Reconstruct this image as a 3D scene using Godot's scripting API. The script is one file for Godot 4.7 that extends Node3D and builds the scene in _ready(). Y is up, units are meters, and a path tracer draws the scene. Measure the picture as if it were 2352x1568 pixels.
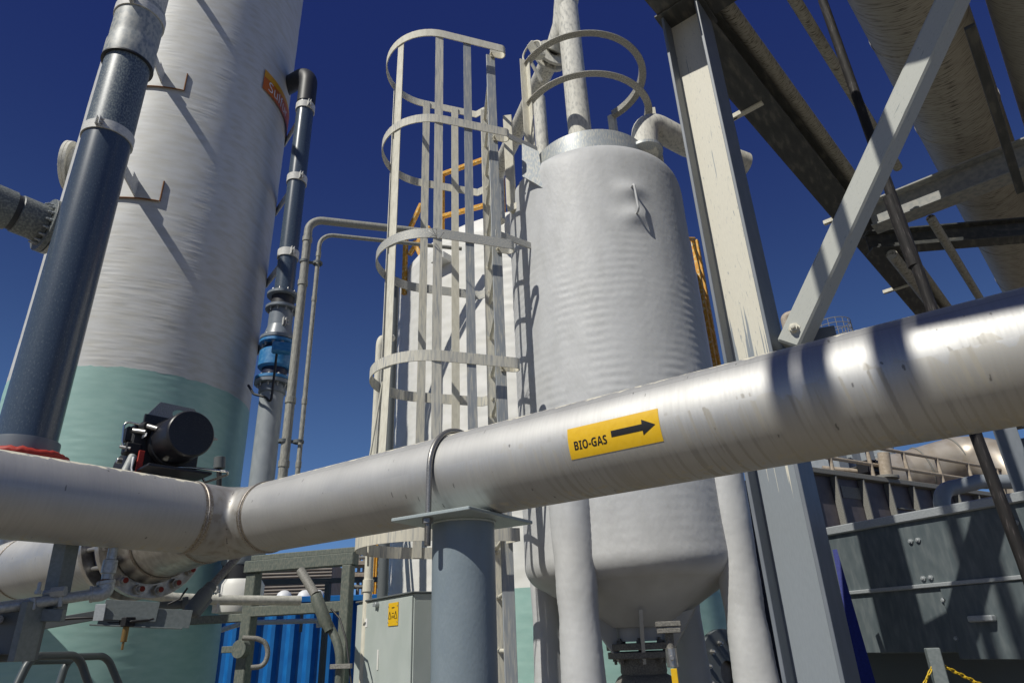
extends Node3D
# Bio-gas plant seen from below the pipe bridge. World: y up, metres; +x along the bio-gas pipe, +z towards the sun side.

const F := 1530.0                      # focal length in pixels of a 2352 x 1568 picture
var CAM := Vector3(0, 1.6, 0)
var BR := Vector3(0.8111, -0.0380, -0.5836)
var BU := Vector3(0.2687, 0.9105, 0.3142)
var BB := Vector3(0.5195, -0.4117, 0.7488)
var M := {}
var rng := RandomNumberGenerator.new()
var taken := {}

# ---------------------------------------------------------------- picture rays
func ray(x: float, y: float) -> Vector3:
	return (BR * (x - 1176.0) - BU * (y - 784.0) - BB * F).normalized()
func hdp(x: float, y: float, d: float) -> Vector3:      # point seen there at horizontal distance d
	var r := ray(x, y)
	return CAM + r * (d / Vector2(r.x, r.z).length())
func onz(x: float, y: float, z: float) -> Vector3:
	var r := ray(x, y)
	return CAM + r * (z / r.z)
func ony(x: float, y: float, v: float) -> Vector3:
	var r := ray(x, y)
	return CAM + r * ((v - CAM.y) / r.y)
func onplane(x: float, y: float, p: Vector3, n: Vector3) -> Vector3:
	var r := ray(x, y)
	return CAM + r * ((p - CAM).dot(n) / r.dot(n))
func pol(deg: float, d: float, y := 0.0) -> Vector3:
	return Vector3(d * sin(deg_to_rad(deg)), y, -d * cos(deg_to_rad(deg)))
func flat(p: Vector3, y: float) -> Vector3:
	return Vector3(p.x, y, p.z)

# ---------------------------------------------------------------- mesh collecting
class MB:
	var v := PackedVector3Array()
	var n := PackedVector3Array()
	var t := PackedVector2Array()
	var ix := PackedInt32Array()
	func vert(p: Vector3, nn: Vector3, uv := Vector2.ZERO) -> int:
		v.append(p); n.append(nn); t.append(uv)
		return v.size() - 1
	func tri(a: int, b: int, c: int) -> void:
		var cr := (v[b] - v[a]).cross(v[c] - v[a])
		if cr.dot(n[a] + n[b] + n[c]) > 0.0:
			ix.append_array([a, c, b])
		else:
			ix.append_array([a, b, c])
	func quad(a: int, b: int, c: int, d: int) -> void:
		tri(a, b, c); tri(a, c, d)
	func face(pts: Array, nn: Vector3) -> void:
		var s := v.size()
		for p in pts: vert(p, nn)
		for i in range(1, pts.size() - 1): tri(s, s + i, s + i + 1)
	# lathe about local y
	func lathe(prof: Array, xf: Transform3D, seg := 32, a0 := 0.0, a1 := TAU) -> void:
		var k := prof.size()
		var sn := []
		for i in k - 1:
			var d: Vector2 = prof[i + 1] - prof[i]
			sn.append(Vector2(d.y, -d.x).normalized())
		var run := 0.0
		for i in k - 1:
			var p: Vector2 = prof[i]
			var q: Vector2 = prof[i + 1]
			var len := p.distance_to(q)
			if len < 1e-6: continue
			var n0: Vector2 = sn[i]
			var n1: Vector2 = sn[i]
			if i > 0 and sn[i].dot(sn[i - 1]) > 0.75: n0 = (sn[i] + sn[i - 1]).normalized()
			if i < k - 2 and sn[i].dot(sn[i + 1]) > 0.75: n1 = (sn[i] + sn[i + 1]).normalized()
			var s := v.size()
			for j in seg + 1:
				var a := a0 + (a1 - a0) * j / seg
				var cs := sin(a); var cc := cos(a)
				vert(xf * Vector3(p.x * cs, p.y, p.x * cc), (xf.basis * Vector3(n0.x * cs, n0.y, n0.x * cc)).normalized(), Vector2(a / TAU, run))
				vert(xf * Vector3(q.x * cs, q.y, q.x * cc), (xf.basis * Vector3(n1.x * cs, n1.y, n1.x * cc)).normalized(), Vector2(a / TAU, run + len))
			for j in seg:
				var b := s + 2 * j
				quad(b, b + 2, b + 3, b + 1)
			run += len
	func tube(path: Array, r: float, seg := 12, caps := true, closed := false, taper := 1.0) -> void:
		var k := path.size()
		var tg := []
		for i in k:
			var a: Vector3 = path[(i - 1 + k) % k] if closed else path[maxi(i - 1, 0)]
			var b: Vector3 = path[(i + 1) % k] if closed else path[mini(i + 1, k - 1)]
			tg.append((b - a).normalized())
		var u: Vector3 = (Vector3.UP if absf(tg[0].y) < 0.9 else Vector3.RIGHT).cross(tg[0]).normalized()
		var s := v.size()
		var run := 0.0
		var rows := k + 1 if closed else k
		for i0 in rows:
			var i := i0 % k
			u = (u - tg[i] * u.dot(tg[i])).normalized()
			var w: Vector3 = tg[i].cross(u)
			if i0 > 0: run += (path[i] as Vector3).distance_to(path[i0 - 1])
			var rr := r * lerpf(1.0, taper, float(i0) / (rows - 1))
			for j in seg + 1:
				var a := TAU * j / seg
				var nn: Vector3 = u * cos(a) + w * sin(a)
				vert(path[i] + nn * rr, nn, Vector2(float(j) / seg, run))
		for i in rows - 1:
			for j in seg:
				var b := s + i * (seg + 1) + j
				quad(b, b + 1, b + seg + 2, b + seg + 1)
		if caps and not closed:
			for e in 2:
				var i := 0 if e == 0 else k - 1
				var nn: Vector3 = -tg[0] if e == 0 else tg[k - 1]
				var c := vert(path[i], nn)
				var f := v.size()
				for j in seg + 1: vert(v[s + i * (seg + 1) + j], nn)
				for j in seg: tri(c, f + j, f + j + 1)
	func box(xf: Transform3D, size: Vector3, bev := 0.003) -> void:
		var h := size / 2.0
		var b := minf(bev, minf(h.x, minf(h.y, h.z)) * 0.6)
		var B := xf.basis.orthonormalized()
		var P := {}
		for ax in 3:
			for s in [-1, 1]:
				var nn := Vector3.ZERO
				nn[ax] = s
				var o1 := (ax + 1) % 3; var o2 := (ax + 2) % 3
				var pts := []
				for q in [[-1, -1], [1, -1], [1, 1], [-1, 1]]:
					var p := Vector3.ZERO
					p[ax] = s * h[ax]; p[o1] = q[0] * (h[o1] - b); p[o2] = q[1] * (h[o2] - b)
					pts.append(xf * p)
				face(pts, B * nn)
		if b <= 0.0: return
		for ax in 3:
			var o1 := (ax + 1) % 3; var o2 := (ax + 2) % 3
			for s1 in [-1, 1]:
				for s2 in [-1, 1]:
					var nn := Vector3.ZERO
					nn[o1] = s1; nn[o2] = s2
					var pts := []
					for q in [[-1, 0], [1, 0], [1, 1], [-1, 1]]:
						var p := Vector3.ZERO
						p[ax] = q[0] * (h[ax] - b)
						p[o1] = s1 * (h[o1] - (b if q[1] == 1 else 0.0))
						p[o2] = s2 * (h[o2] - (0.0 if q[1] == 1 else b))
						pts.append(xf * p)
					face(pts, B * nn.normalized())
		for sx in [-1, 1]:
			for sy in [-1, 1]:
				for sz in [-1, 1]:
					var s := Vector3(sx, sy, sz)
					face([xf * (s * (h - Vector3(0, b, b))), xf * (s * (h - Vector3(b, 0, b))), xf * (s * (h - Vector3(b, b, 0)))], B * s.normalized())
	# extruded outline (local xy), depth along local z
	func prism(poly: PackedVector2Array, depth: float, xf: Transform3D) -> void:
		var id := Geometry2D.triangulate_polygon(poly)
		for s in [-1, 1]:
			var b := v.size()
			for p in poly: vert(xf * Vector3(p.x, p.y, s * depth / 2), xf.basis.z.normalized() * s)
			for i in range(0, id.size(), 3): tri(b + id[i], b + id[i + 1], b + id[i + 2])
		var cw := Geometry2D.is_polygon_clockwise(poly)
		for i in poly.size():
			var p := poly[i]; var q := poly[(i + 1) % poly.size()]
			var d := (q - p).normalized()
			var nn := Vector2(d.y, -d.x) * (-1.0 if cw else 1.0)
			face([xf * Vector3(p.x, p.y, -depth / 2), xf * Vector3(q.x, q.y, -depth / 2), xf * Vector3(q.x, q.y, depth / 2), xf * Vector3(p.x, p.y, depth / 2)], (xf.basis * Vector3(nn.x, nn.y, 0)).normalized())
	# flat bar swept along a path, width along 'up', thickness across
	func strap(path: Array, up: Vector3, w: float, th: float) -> void:
		var k := path.size()
		var s := v.size()
		var fr := []
		for i in k:
			var tg: Vector3 = ((path[mini(i + 1, k - 1)] as Vector3) - path[maxi(i - 1, 0)]).normalized()
			fr.append(tg.cross(up).normalized())
		for side in 4:
			for i in k:
				var o: Vector3 = fr[i]
				var c: Vector3 = path[i]
				match side:
					0: vert(c + o * th / 2 + up * w / 2, o); vert(c + o * th / 2 - up * w / 2, o)
					1: vert(c - o * th / 2 + up * w / 2, -o); vert(c - o * th / 2 - up * w / 2, -o)
					2: vert(c + o * th / 2 + up * w / 2, up); vert(c - o * th / 2 + up * w / 2, up)
					3: vert(c + o * th / 2 - up * w / 2, -up); vert(c - o * th / 2 - up * w / 2, -up)
			for i in k - 1:
				var b := s + side * k * 2 + 2 * i
				quad(b, b + 1, b + 3, b + 2)
		for e in [0, k - 1]:
			var o: Vector3 = fr[e]
			var c: Vector3 = path[e]
			var tg: Vector3 = ((path[mini(e + 1, k - 1)] as Vector3) - path[maxi(e - 1, 0)]).normalized() * (1.0 if e > 0 else -1.0)
			face([c + o * th / 2 + up * w / 2, c + o * th / 2 - up * w / 2, c - o * th / 2 - up * w / 2, c - o * th / 2 + up * w / 2], tg)
	func mesh(shift := Vector3.ZERO) -> ArrayMesh:
		var a := []
		a.resize(Mesh.ARRAY_MAX)
		var vv := v
		if shift != Vector3.ZERO:
			vv = PackedVector3Array()
			vv.resize(v.size())
			for i in v.size(): vv[i] = v[i] + shift
		a[Mesh.ARRAY_VERTEX] = vv; a[Mesh.ARRAY_NORMAL] = n; a[Mesh.ARRAY_TEX_UV] = t; a[Mesh.ARRAY_INDEX] = ix
		var am := ArrayMesh.new()
		am.add_surface_from_arrays(Mesh.PRIMITIVE_TRIANGLES, a)
		return am

func xf_axis(at: Vector3, axis: Vector3, hint := Vector3.UP) -> Transform3D:   # local y along axis
	var y := axis.normalized()
	var x := hint.cross(y)
	if x.length() < 0.01: x = Vector3.RIGHT.cross(y) if absf(y.x) < 0.9 else Vector3.BACK.cross(y)
	x = x.normalized()
	return Transform3D(Basis(x, y, x.cross(y)), at)
func xf_z(at: Vector3, z: Vector3, up := Vector3.UP) -> Transform3D:            # local z along z
	var zz := z.normalized()
	var x := up.cross(zz)
	if x.length() < 0.01: x = Vector3.RIGHT
	x = x.normalized()
	return Transform3D(Basis(x, zz.cross(x), zz), at)
func cyl(m: MB, a: Vector3, b: Vector3, r: float, seg := 24, bev := 0.0) -> void:
	var len := a.distance_to(b)
	var p := [Vector2(0, 0), Vector2(r - bev, 0), Vector2(r, bev), Vector2(r, len - bev), Vector2(r - bev, len), Vector2(0, len)]
	if bev <= 0.0: p = [Vector2(0, 0), Vector2(r, 0), Vector2(r, len), Vector2(0, len)]
	m.lathe(p, xf_axis(a, b - a), seg)
func bends(pts: Array, rad: float, seg := 8) -> Array:      # polyline with rounded corners
	var out := [pts[0]]
	for i in range(1, pts.size() - 1):
		var p: Vector3 = pts[i]
		var a: Vector3 = ((pts[i - 1] as Vector3) - p).normalized()
		var b: Vector3 = ((pts[i + 1] as Vector3) - p).normalized()
		var half := a.angle_to(b) / 2
		var d := minf(rad / tan(half), 0.48 * minf(p.distance_to(pts[i - 1]), p.distance_to(pts[i + 1])))
		var rr := d * tan(half)
		var c := p + (a + b).normalized() * (rr / sin(half))
		var s := p + a * d - c
		var e := p + b * d - c
		for j in seg + 1: out.append(c + s.slerp(e, float(j) / seg))
	out.append(pts[-1])
	return out
func ring(c: Vector3, axis: Vector3, r: float, k := 36, a0 := 0.0, a1 := TAU) -> Array:
	var x := xf_axis(c, axis)
	var o := []
	for i in k: o.append(x * Vector3(sin(a0 + (a1 - a0) * i / k) * r, 0, cos(a0 + (a1 - a0) * i / k) * r))
	return o
func ibeam(h: float, b: float, tw: float, tf: float) -> PackedVector2Array:     # flanges at local +-x
	return PackedVector2Array([Vector2(-h/2, -b/2), Vector2(-h/2+tf, -b/2), Vector2(-h/2+tf, -tw/2), Vector2(h/2-tf, -tw/2), Vector2(h/2-tf, -b/2), Vector2(h/2, -b/2), Vector2(h/2, b/2), Vector2(h/2-tf, b/2), Vector2(h/2-tf, tw/2), Vector2(-h/2+tf, tw/2), Vector2(-h/2+tf, b/2), Vector2(-h/2, b/2)])

# ---------------------------------------------------------------- objects
func numbered(called: String) -> String:
	var k: int = taken.get(called, 0)
	taken[called] = k + 1
	return called if k == 0 else "%s_%03d" % [called, k]
func thing(called: String, label: String, category: String, at := Vector3.ZERO, group := "") -> Node3D:
	var o := Node3D.new()
	o.name = numbered(called)
	add_child(o)
	o.position = at
	o.set_meta("label", label)
	o.set_meta("category", category)
	if group: o.set_meta("group", group)
	return o
func origin(o: Node) -> Vector3:
	var p := Vector3.ZERO
	while o is Node3D and o != self:
		p += (o as Node3D).position
		o = o.get_parent()
	return p
func obj(called: String, m: MB, mat: Material, parent: Node) -> MeshInstance3D:
	var o := MeshInstance3D.new()
	o.name = called
	o.mesh = m.mesh(-origin(parent))
	o.material_override = mat
	parent.add_child(o, true)
	return o
func inst(called: String, mesh: Mesh, mat: Material, parent: Node, xf: Transform3D) -> MeshInstance3D:
	var o := MeshInstance3D.new()
	o.name = called
	o.mesh = mesh
	o.material_override = mat
	o.transform = Transform3D(xf.basis, xf.origin - origin(parent))
	parent.add_child(o, true)
	return o
func structure(called: String, mesh: Mesh, mat: Material) -> MeshInstance3D:
	var o := MeshInstance3D.new()
	o.name = called
	o.mesh = mesh
	o.material_override = mat
	add_child(o)
	o.set_meta("kind", "structure")
	return o
func tubeobj(called: String, path: Array, r: float, mat: Material, parent: Node, seg := 16) -> MeshInstance3D:
	var m := MB.new()
	m.tube(path, r, seg)
	return obj(called, m, mat, parent)
func cylobj(called: String, a: Vector3, b: Vector3, r: float, mat: Material, parent: Node, seg := 28, bev := 0.002) -> MeshInstance3D:
	var m := MB.new()
	cyl(m, a, b, r, seg, bev)
	return obj(called, m, mat, parent)
func boxobj(called: String, xf: Transform3D, size: Vector3, mat: Material, parent: Node, bev := 0.003) -> MeshInstance3D:
	var m := MB.new()
	m.box(xf, size, bev)
	return obj(called, m, mat, parent)
var bolt_cache := {}
func boltmesh(r: float, h: float, tail: float) -> ArrayMesh:                    # hex head on y=0, thread end beyond it
	var key := "%f_%f_%f" % [r, h, tail]
	if not bolt_cache.has(key):
		var m := MB.new()
		var poly := PackedVector2Array()
		for i in 6: poly.append(Vector2(cos(TAU * i / 6), sin(TAU * i / 6)) * r)
		m.prism(poly, h, Transform3D(Basis(Vector3.RIGHT, -PI / 2), Vector3(0, h / 2, 0)))
		if tail > 0.0: m.lathe([Vector2(r * 0.55, h), Vector2(r * 0.55, h + tail * 0.85), Vector2(r * 0.42, h + tail), Vector2(0, h + tail)], Transform3D.IDENTITY, 10)
		bolt_cache[key] = m.mesh()
	return bolt_cache[key]
# flange ring from c along axis, with bolts on the face at c + axis * thick
func flange(c: Vector3, axis: Vector3, r_in: float, r_out: float, thick: float, nb: int, mat: Material, boltmat: Material, parent: Node, br := 0.016, tail := 0.02, back := false, called := "flange") -> MeshInstance3D:
	var ax := axis.normalized()
	var m := MB.new()
	m.lathe([Vector2(r_in, 0), Vector2(r_out - 0.003, 0), Vector2(r_out, 0.003), Vector2(r_out, thick - 0.003), Vector2(r_out - 0.003, thick), Vector2(r_in, thick)], xf_axis(c, ax), 48)
	var o := obj(called, m, mat, parent)
	var pcd := lerpf(r_in, r_out, 0.58)
	for i in nb:
		var a := TAU * (i + 0.5) / nb
		var x := xf_axis(c, ax)
		var p := x * Vector3(sin(a) * pcd, 0, cos(a) * pcd)
		if back: inst("bolt", boltmesh(br, br, tail), boltmat, o, xf_axis(p, -ax))
		else: inst("bolt", boltmesh(br, br, tail), boltmat, o, xf_axis(p + ax * thick, ax))
	return o

# ---------------------------------------------------------------- materials
func lin(r: float, g: float, b: float) -> Color:
	return Color(r, g, b).linear_to_srgb()
func noise(freq: float, sd: int, oct := 4, kind := FastNoiseLite.TYPE_SIMPLEX_SMOOTH, fractal := FastNoiseLite.FRACTAL_FBM) -> FastNoiseLite:
	var f := FastNoiseLite.new()
	f.noise_type = kind
	f.frequency = freq
	f.seed = sd
	f.fractal_type = fractal
	f.fractal_octaves = oct
	return f
func ntex(f: FastNoiseLite, stops: Array, size := 512) -> NoiseTexture2D:       # stops: [offset, colour] pairs
	var t := NoiseTexture2D.new()
	t.width = size; t.height = size
	t.seamless = true
	t.noise = f
	var g := Gradient.new()
	var of := PackedFloat32Array(); var cs := PackedColorArray()
	for s in stops:
		of.append(s[0]); cs.append(s[1])
	g.offsets = of; g.colors = cs
	t.color_ramp = g
	return t
func nnorm(f: FastNoiseLite, strength: float, size := 512) -> NoiseTexture2D:
	var t := NoiseTexture2D.new()
	t.width = size; t.height = size
	t.seamless = true
	t.as_normal_map = true
	t.bump_strength = strength
	t.noise = f
	return t
func smat(c: Color, rough: float, metal := 0.0) -> StandardMaterial3D:
	var m := StandardMaterial3D.new()
	m.albedo_color = c
	m.roughness = rough
	m.metallic = metal
	return m
func tmat(f: FastNoiseLite, stops: Array, scale: Vector3, rough: float, metal := 0.0, size := 512) -> StandardMaterial3D:
	var m := smat(Color.WHITE, rough, metal)
	m.albedo_texture = ntex(f, stops, size)
	m.uv1_triplanar = true
	m.uv1_world_triplanar = true
	m.uv1_scale = scale
	return m
func bump(m: StandardMaterial3D, f: FastNoiseLite, strength: float, amount := 1.0) -> void:
	m.normal_enabled = true
	m.normal_texture = nnorm(f, strength)
	m.normal_scale = amount

func steel_map(sd: int, streaks: float, dust: float, seam: float, rows := 1024) -> Array:     # [colour, rough(g)/metal(b)]; u around (0 = +z side, 0.25 = top), v along
	var w := 384; var h := rows
	var c := PackedByteArray(); c.resize(w * h * 3)
	var o := PackedByteArray(); o.resize(w * h * 3)
	var fine := noise(0.09, sd, 3)
	var soft := noise(0.006, sd + 1, 3)
	var run := noise(0.02, sd + 2, 3)
	var crust := noise(0.05, sd + 3, 4)
	var scr := noise(0.11, sd + 4, 1)
	for y in h:
		for x in w:
			var u := float(x) / w
			var side := sin(u * TAU)                       # +1 top, -1 underside
			var front := cos(u * TAU)
			var k := 0.52 + 0.04 * soft.get_noise_2d(x * 2.0, y) + 0.03 * fine.get_noise_2d(x * 0.12, y * 2.2)
			var col := Vector3(k, k * 0.995, k * 0.97)
			var rg := 0.61 + 0.06 * soft.get_noise_2d(x, y + 500.0) + 0.04 * fine.get_noise_2d(x * 0.1, y * 3.0)
			var mt := 0.85
			# runs of brown liquid that dried as they crept round the underside
			var bend := y * 1.0 + 70.0 * (u - 0.8) + 10.0 * soft.get_noise_2d(y * 0.3, 77.0)
			var rn := run.get_noise_2d(bend * 4.6, u * 60.0)
			var reach := 0.42 + 0.9 * run.get_noise_2d(bend * 0.9, 300.0)
			var here := streaks * (smoothstep(0.22, 0.55, float(y) / h + 0.15 * soft.get_noise_2d(bend, 5.0)) * 0.85 + 0.15)
			if streaks > 0.0 and side < -0.05 + 0.35 * run.get_noise_2d(bend * 1.3, 900.0):
				var s := smoothstep(0.10, 0.30, rn) * here * clampf(-side * 1.6 + reach, 0.1, 1.0)
				col = col.lerp(Vector3(0.30, 0.265, 0.195), s * 0.55)
				rg += 0.12 * s
				mt -= 0.5 * s
				var film := smoothstep(-0.25, 0.3, soft.get_noise_2d(bend * 0.6, u * 90.0)) * here
				col = col.lerp(Vector3(0.46, 0.42, 0.33), film * 0.4)
				mt -= 0.25 * film
			# cream crust lying on the crown, and thin flakes under the belly
			var cr := crust.get_noise_2d(x * 1.2, y * 1.0)
			if side > 0.87 - 0.10 * crust.get_noise_2d(y * 0.7, 40.0) and cr > -0.22 and dust > 0.0:
				col = Vector3(0.66, 0.62, 0.50); rg = 0.9; mt = 0.0
			elif dust > 0.0 and side < -0.9 and cr > 0.28:
				col = Vector3(0.50, 0.47, 0.40); rg = 0.8; mt = 0.3
			if scr.get_noise_2d(x * 0.35 + 0.2 * y, y * 0.9) > 0.915:
				col *= 0.45
			if absf(u - 0.12) < 0.0016 and seam > 0.0: col *= 0.72
			var i := (y * w + x) * 3
			var sc := Color(clampf(col.x, 0, 1), clampf(col.y, 0, 1), clampf(col.z, 0, 1)).linear_to_srgb()
			c[i] = int(sc.r * 255); c[i + 1] = int(sc.g * 255); c[i + 2] = int(sc.b * 255)
			o[i] = 0; o[i + 1] = int(clampf(rg, 0, 1) * 255); o[i + 2] = int(clampf(mt, 0, 1) * 255)
	return [ImageTexture.create_from_image(Image.create_from_data(w, h, false, Image.FORMAT_RGB8, c)), ImageTexture.create_from_image(Image.create_from_data(w, h, false, Image.FORMAT_RGB8, o))]
func steelmat(maps: Array, vscale: float, voff := 0.0) -> StandardMaterial3D:
	var m := smat(Color.WHITE, 1.0, 1.0)
	m.albedo_texture = maps[0]
	m.roughness_texture = maps[1]
	m.roughness_texture_channel = BaseMaterial3D.TEXTURE_CHANNEL_GREEN
	m.metallic_texture = maps[1]
	m.metallic_texture_channel = BaseMaterial3D.TEXTURE_CHANNEL_BLUE
	m.uv1_scale = Vector3(1, vscale, 1)
	m.uv1_offset = Vector3(0, voff, 0)
	return m
func dust_map(sd: int, base: Color, dust: Color, top: float) -> ImageTexture:   # u across, v from foot to head; cracked cream crust with bare runs
	var w := 256; var h := 1024
	var c := PackedByteArray(); c.resize(w * h * 3)
	var crack := noise(0.035, sd, 3, FastNoiseLite.TYPE_SIMPLEX_SMOOTH, FastNoiseLite.FRACTAL_RIDGED)
	var patch := noise(0.012, sd + 1, 4)
	var run := noise(0.05, sd + 2, 3)
	for y in h:
		for x in w:
			var v := float(y) / h
			var k := 0.6 * patch.get_noise_2d(x * 1.6, y * 0.5) + 0.8 * run.get_noise_2d(x * 1.2, y * 0.05) * (1.0 - 0.75 * smoothstep(top, top + 0.14, v))
			var on := smoothstep(-0.04, 0.05, k + clampf((v - top) * 5.5, -0.9, 0.42))
			var cr := crack.get_noise_2d(x * 1.3 + 14.0 * patch.get_noise_2d(x * 3.0, y * 2.0), y * 0.30)
			on *= 1.0 - 0.75 * smoothstep(0.80, 0.88, cr)
			var col := base.lerp(dust, on)
			col = col * (1.0 + 0.06 * run.get_noise_2d(x * 2, y * 2))
			var i := (y * w + x) * 3
			var sc := Color(clampf(col.r, 0, 1), clampf(col.g, 0, 1), clampf(col.b, 0, 1)).linear_to_srgb()
			c[i] = int(sc.r * 255); c[i + 1] = int(sc.g * 255); c[i + 2] = int(sc.b * 255)
	return ImageTexture.create_from_image(Image.create_from_data(w, h, false, Image.FORMAT_RGB8, c))

func make_materials() -> void:
	var cream := lin(0.66, 0.63, 0.52)
	M.ground = tmat(noise(0.02, 1), [[0.25, lin(0.15, 0.13, 0.10)], [0.5, lin(0.19, 0.168, 0.13)], [0.75, lin(0.23, 0.205, 0.16)]], Vector3(0.3, 0.3, 0.3), 0.9)
	var st := steel_map(11, 1.0, 1.0, 1.0, 2048)
	M.pipe = steelmat(st, 1.0 / 4.4, 2.8 / 4.4)
	M.branch = steelmat(steel_map(31, 0.25, 1.0, 0.0), 0.4)
	M.steel = tmat(noise(0.02, 3), [[0.2, lin(0.42, 0.40, 0.37)], [0.8, lin(0.62, 0.61, 0.58)]], Vector3(2, 2, 2), 0.36, 0.92)
	M.weld = tmat(noise(0.05, 4), [[0.35, lin(0.16, 0.13, 0.10)], [0.55, lin(0.42, 0.38, 0.33)], [0.75, lin(0.6, 0.58, 0.55)]], Vector3(9, 9, 9), 0.5, 0.8)
	M.heat = tmat(noise(0.03, 5), [[0.3, lin(0.30, 0.25, 0.19)], [0.7, lin(0.52, 0.49, 0.44)]], Vector3(6, 6, 6), 0.42, 0.9)
	M.galv = tmat(noise(0.03, 6, 4, FastNoiseLite.TYPE_CELLULAR), [[0.1, lin(0.36, 0.39, 0.40)], [0.9, lin(0.50, 0.52, 0.53)]], Vector3(6, 6, 6), 0.5, 0.45)
	M.bolt = smat(lin(0.45, 0.44, 0.42), 0.4, 0.8)
	M.rust_red = smat(lin(0.22, 0.02, 0.012), 0.6)
	M.tower = tmat(noise(0.012, 7), [[0.2, lin(0.53, 0.52, 0.475)], [0.5, lin(0.58, 0.58, 0.565)], [0.8, lin(0.61, 0.615, 0.61)]], Vector3(0.5, 1.6, 0.5), 0.55)
	M.tower_stain = M.tower
	M.mint = tmat(noise(0.015, 8), [[0.2, lin(0.30, 0.49, 0.445)], [0.8, lin(0.36, 0.55, 0.50)]], Vector3(0.6, 1.6, 0.6), 0.5)
	M.plain_white = tmat(noise(0.02, 9), [[0.2, lin(0.72, 0.71, 0.66)], [0.8, lin(0.80, 0.79, 0.76)]], Vector3(0.4, 0.4, 0.4), 0.5)
	M.tank = tmat(noise(0.012, 10), [[0.15, lin(0.48, 0.485, 0.48)], [0.5, lin(0.52, 0.525, 0.525)], [0.85, lin(0.55, 0.555, 0.555)]], Vector3(1.1, 0.45, 1.1), 0.55)
	bump(M.tank, noise(0.06, 101, 3), 3.0, 0.12)
	# bare galvanised steel with cream dust crust in runs
	var runs := noise(0.035, 12, 5)
	M.cage = tmat(runs, [[0.26, lin(0.38, 0.39, 0.385)], [0.34, lin(0.46, 0.455, 0.42)], [0.44, lin(0.60, 0.575, 0.485)], [0.8, lin(0.68, 0.65, 0.55)]], Vector3(4, 0.3, 4), 0.7)
	M.cage_bare = tmat(noise(0.05, 13, 5), [[0.25, lin(0.31, 0.335, 0.355)], [0.58, lin(0.37, 0.39, 0.40)], [0.70, lin(0.54, 0.52, 0.45)], [0.9, lin(0.62, 0.59, 0.50)]], Vector3(3, 0.25, 3), 0.6, 0.1)
	M.cage_white = tmat(noise(0.02, 14, 4), [[0.2, lin(0.60, 0.57, 0.47)], [0.7, lin(0.72, 0.69, 0.58)]], Vector3(4, 1, 4), 0.75)
	M.dusty_white = tmat(noise(0.03, 15, 4), [[0.22, lin(0.40, 0.40, 0.37)], [0.38, lin(0.62, 0.60, 0.53)], [0.8, lin(0.72, 0.70, 0.62)]], Vector3(2.5, 0.7, 2.5), 0.7)
	M.yellow = tmat(noise(0.03, 16, 4), [[0.3, lin(0.62, 0.28, 0.015)], [0.62, lin(0.70, 0.36, 0.04)], [0.8, lin(0.7, 0.6, 0.36)]], Vector3(1, 1, 1), 0.6)
	M.blue_pvc = tmat(noise(0.045, 17, 5), [[0.2, lin(0.058, 0.080, 0.112)], [0.70, lin(0.072, 0.098, 0.134)], [0.86, lin(0.17, 0.20, 0.20)]], Vector3(3, 1.1, 3), 0.26)
	M.blue_pvc.metallic_specular = 0.6
	M.pvc_dust = tmat(noise(0.03, 18, 5), [[0.3, lin(0.24, 0.27, 0.28)], [0.47, lin(0.36, 0.375, 0.36)], [0.65, lin(0.45, 0.45, 0.41)]], Vector3(1.4, 0.7, 1.4), 0.5)
	M.gray_pipe = tmat(noise(0.02, 19, 4), [[0.2, lin(0.17, 0.20, 0.235)], [0.8, lin(0.215, 0.245, 0.28)]], Vector3(1, 0.5, 1), 0.38)
	M.dark_pipe = smat(lin(0.03, 0.032, 0.037), 0.5)
	M.clamp = tmat(noise(0.03, 20), [[0.3, lin(0.52, 0.52, 0.50)], [0.7, lin(0.66, 0.65, 0.61)]], Vector3(2, 2, 2), 0.6)
	M.black = tmat(noise(0.09, 21, 4), [[0.3, lin(0.010, 0.010, 0.013)], [0.78, lin(0.016, 0.016, 0.020)], [0.87, lin(0.16, 0.155, 0.14)]], Vector3(3, 3, 3), 0.38)
	M.black_soft = smat(lin(0.012, 0.012, 0.014), 0.55)
	M.flow_blue = tmat(noise(0.02, 22), [[0.3, lin(0.02, 0.17, 0.42)], [0.8, lin(0.10, 0.28, 0.50)]], Vector3(2, 2, 2), 0.45)
	M.post = tmat(noise(0.02, 23), [[0.3, lin(0.20, 0.245, 0.275)], [0.8, lin(0.22, 0.265, 0.295)]], Vector3(1.5, 0.6, 1.5), 0.42)
	bump(M.post, noise(0.12, 102, 3), 3.0, 0.10)
	M.column = tmat(noise(0.02, 24), [[0.3, lin(0.155, 0.175, 0.20)], [0.8, lin(0.18, 0.20, 0.23)]], Vector3(1.2, 0.5, 1.2), 0.5)
	M.rack = tmat(noise(0.03, 25, 5), [[0.3, lin(0.055, 0.058, 0.058)], [0.6, lin(0.075, 0.078, 0.075)], [0.78, lin(0.13, 0.125, 0.11)]], Vector3(0.9, 0.9, 0.25), 0.65)
	M.rackpipe = tmat(noise(0.035, 26, 5), [[0.27, lin(0.07, 0.063, 0.05)], [0.37, lin(0.34, 0.32, 0.265)], [0.7, lin(0.44, 0.42, 0.35)]], Vector3(1.0, 1.0, 4), 0.7)
	M.duct = tmat(noise(0.03, 27, 5), [[0.26, lin(0.08, 0.07, 0.055)], [0.36, lin(0.32, 0.30, 0.25)], [0.75, lin(0.42, 0.40, 0.34)]], Vector3(0.45, 0.45, 4), 0.6)
	M.brace = smat(Color.WHITE, 0.6)
	M.brace.albedo_texture = dust_map(41, Color(0.17, 0.20, 0.20), Color(0.44, 0.45, 0.41), -0.3)
	M.web = smat(Color.WHITE, 0.6)
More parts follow.
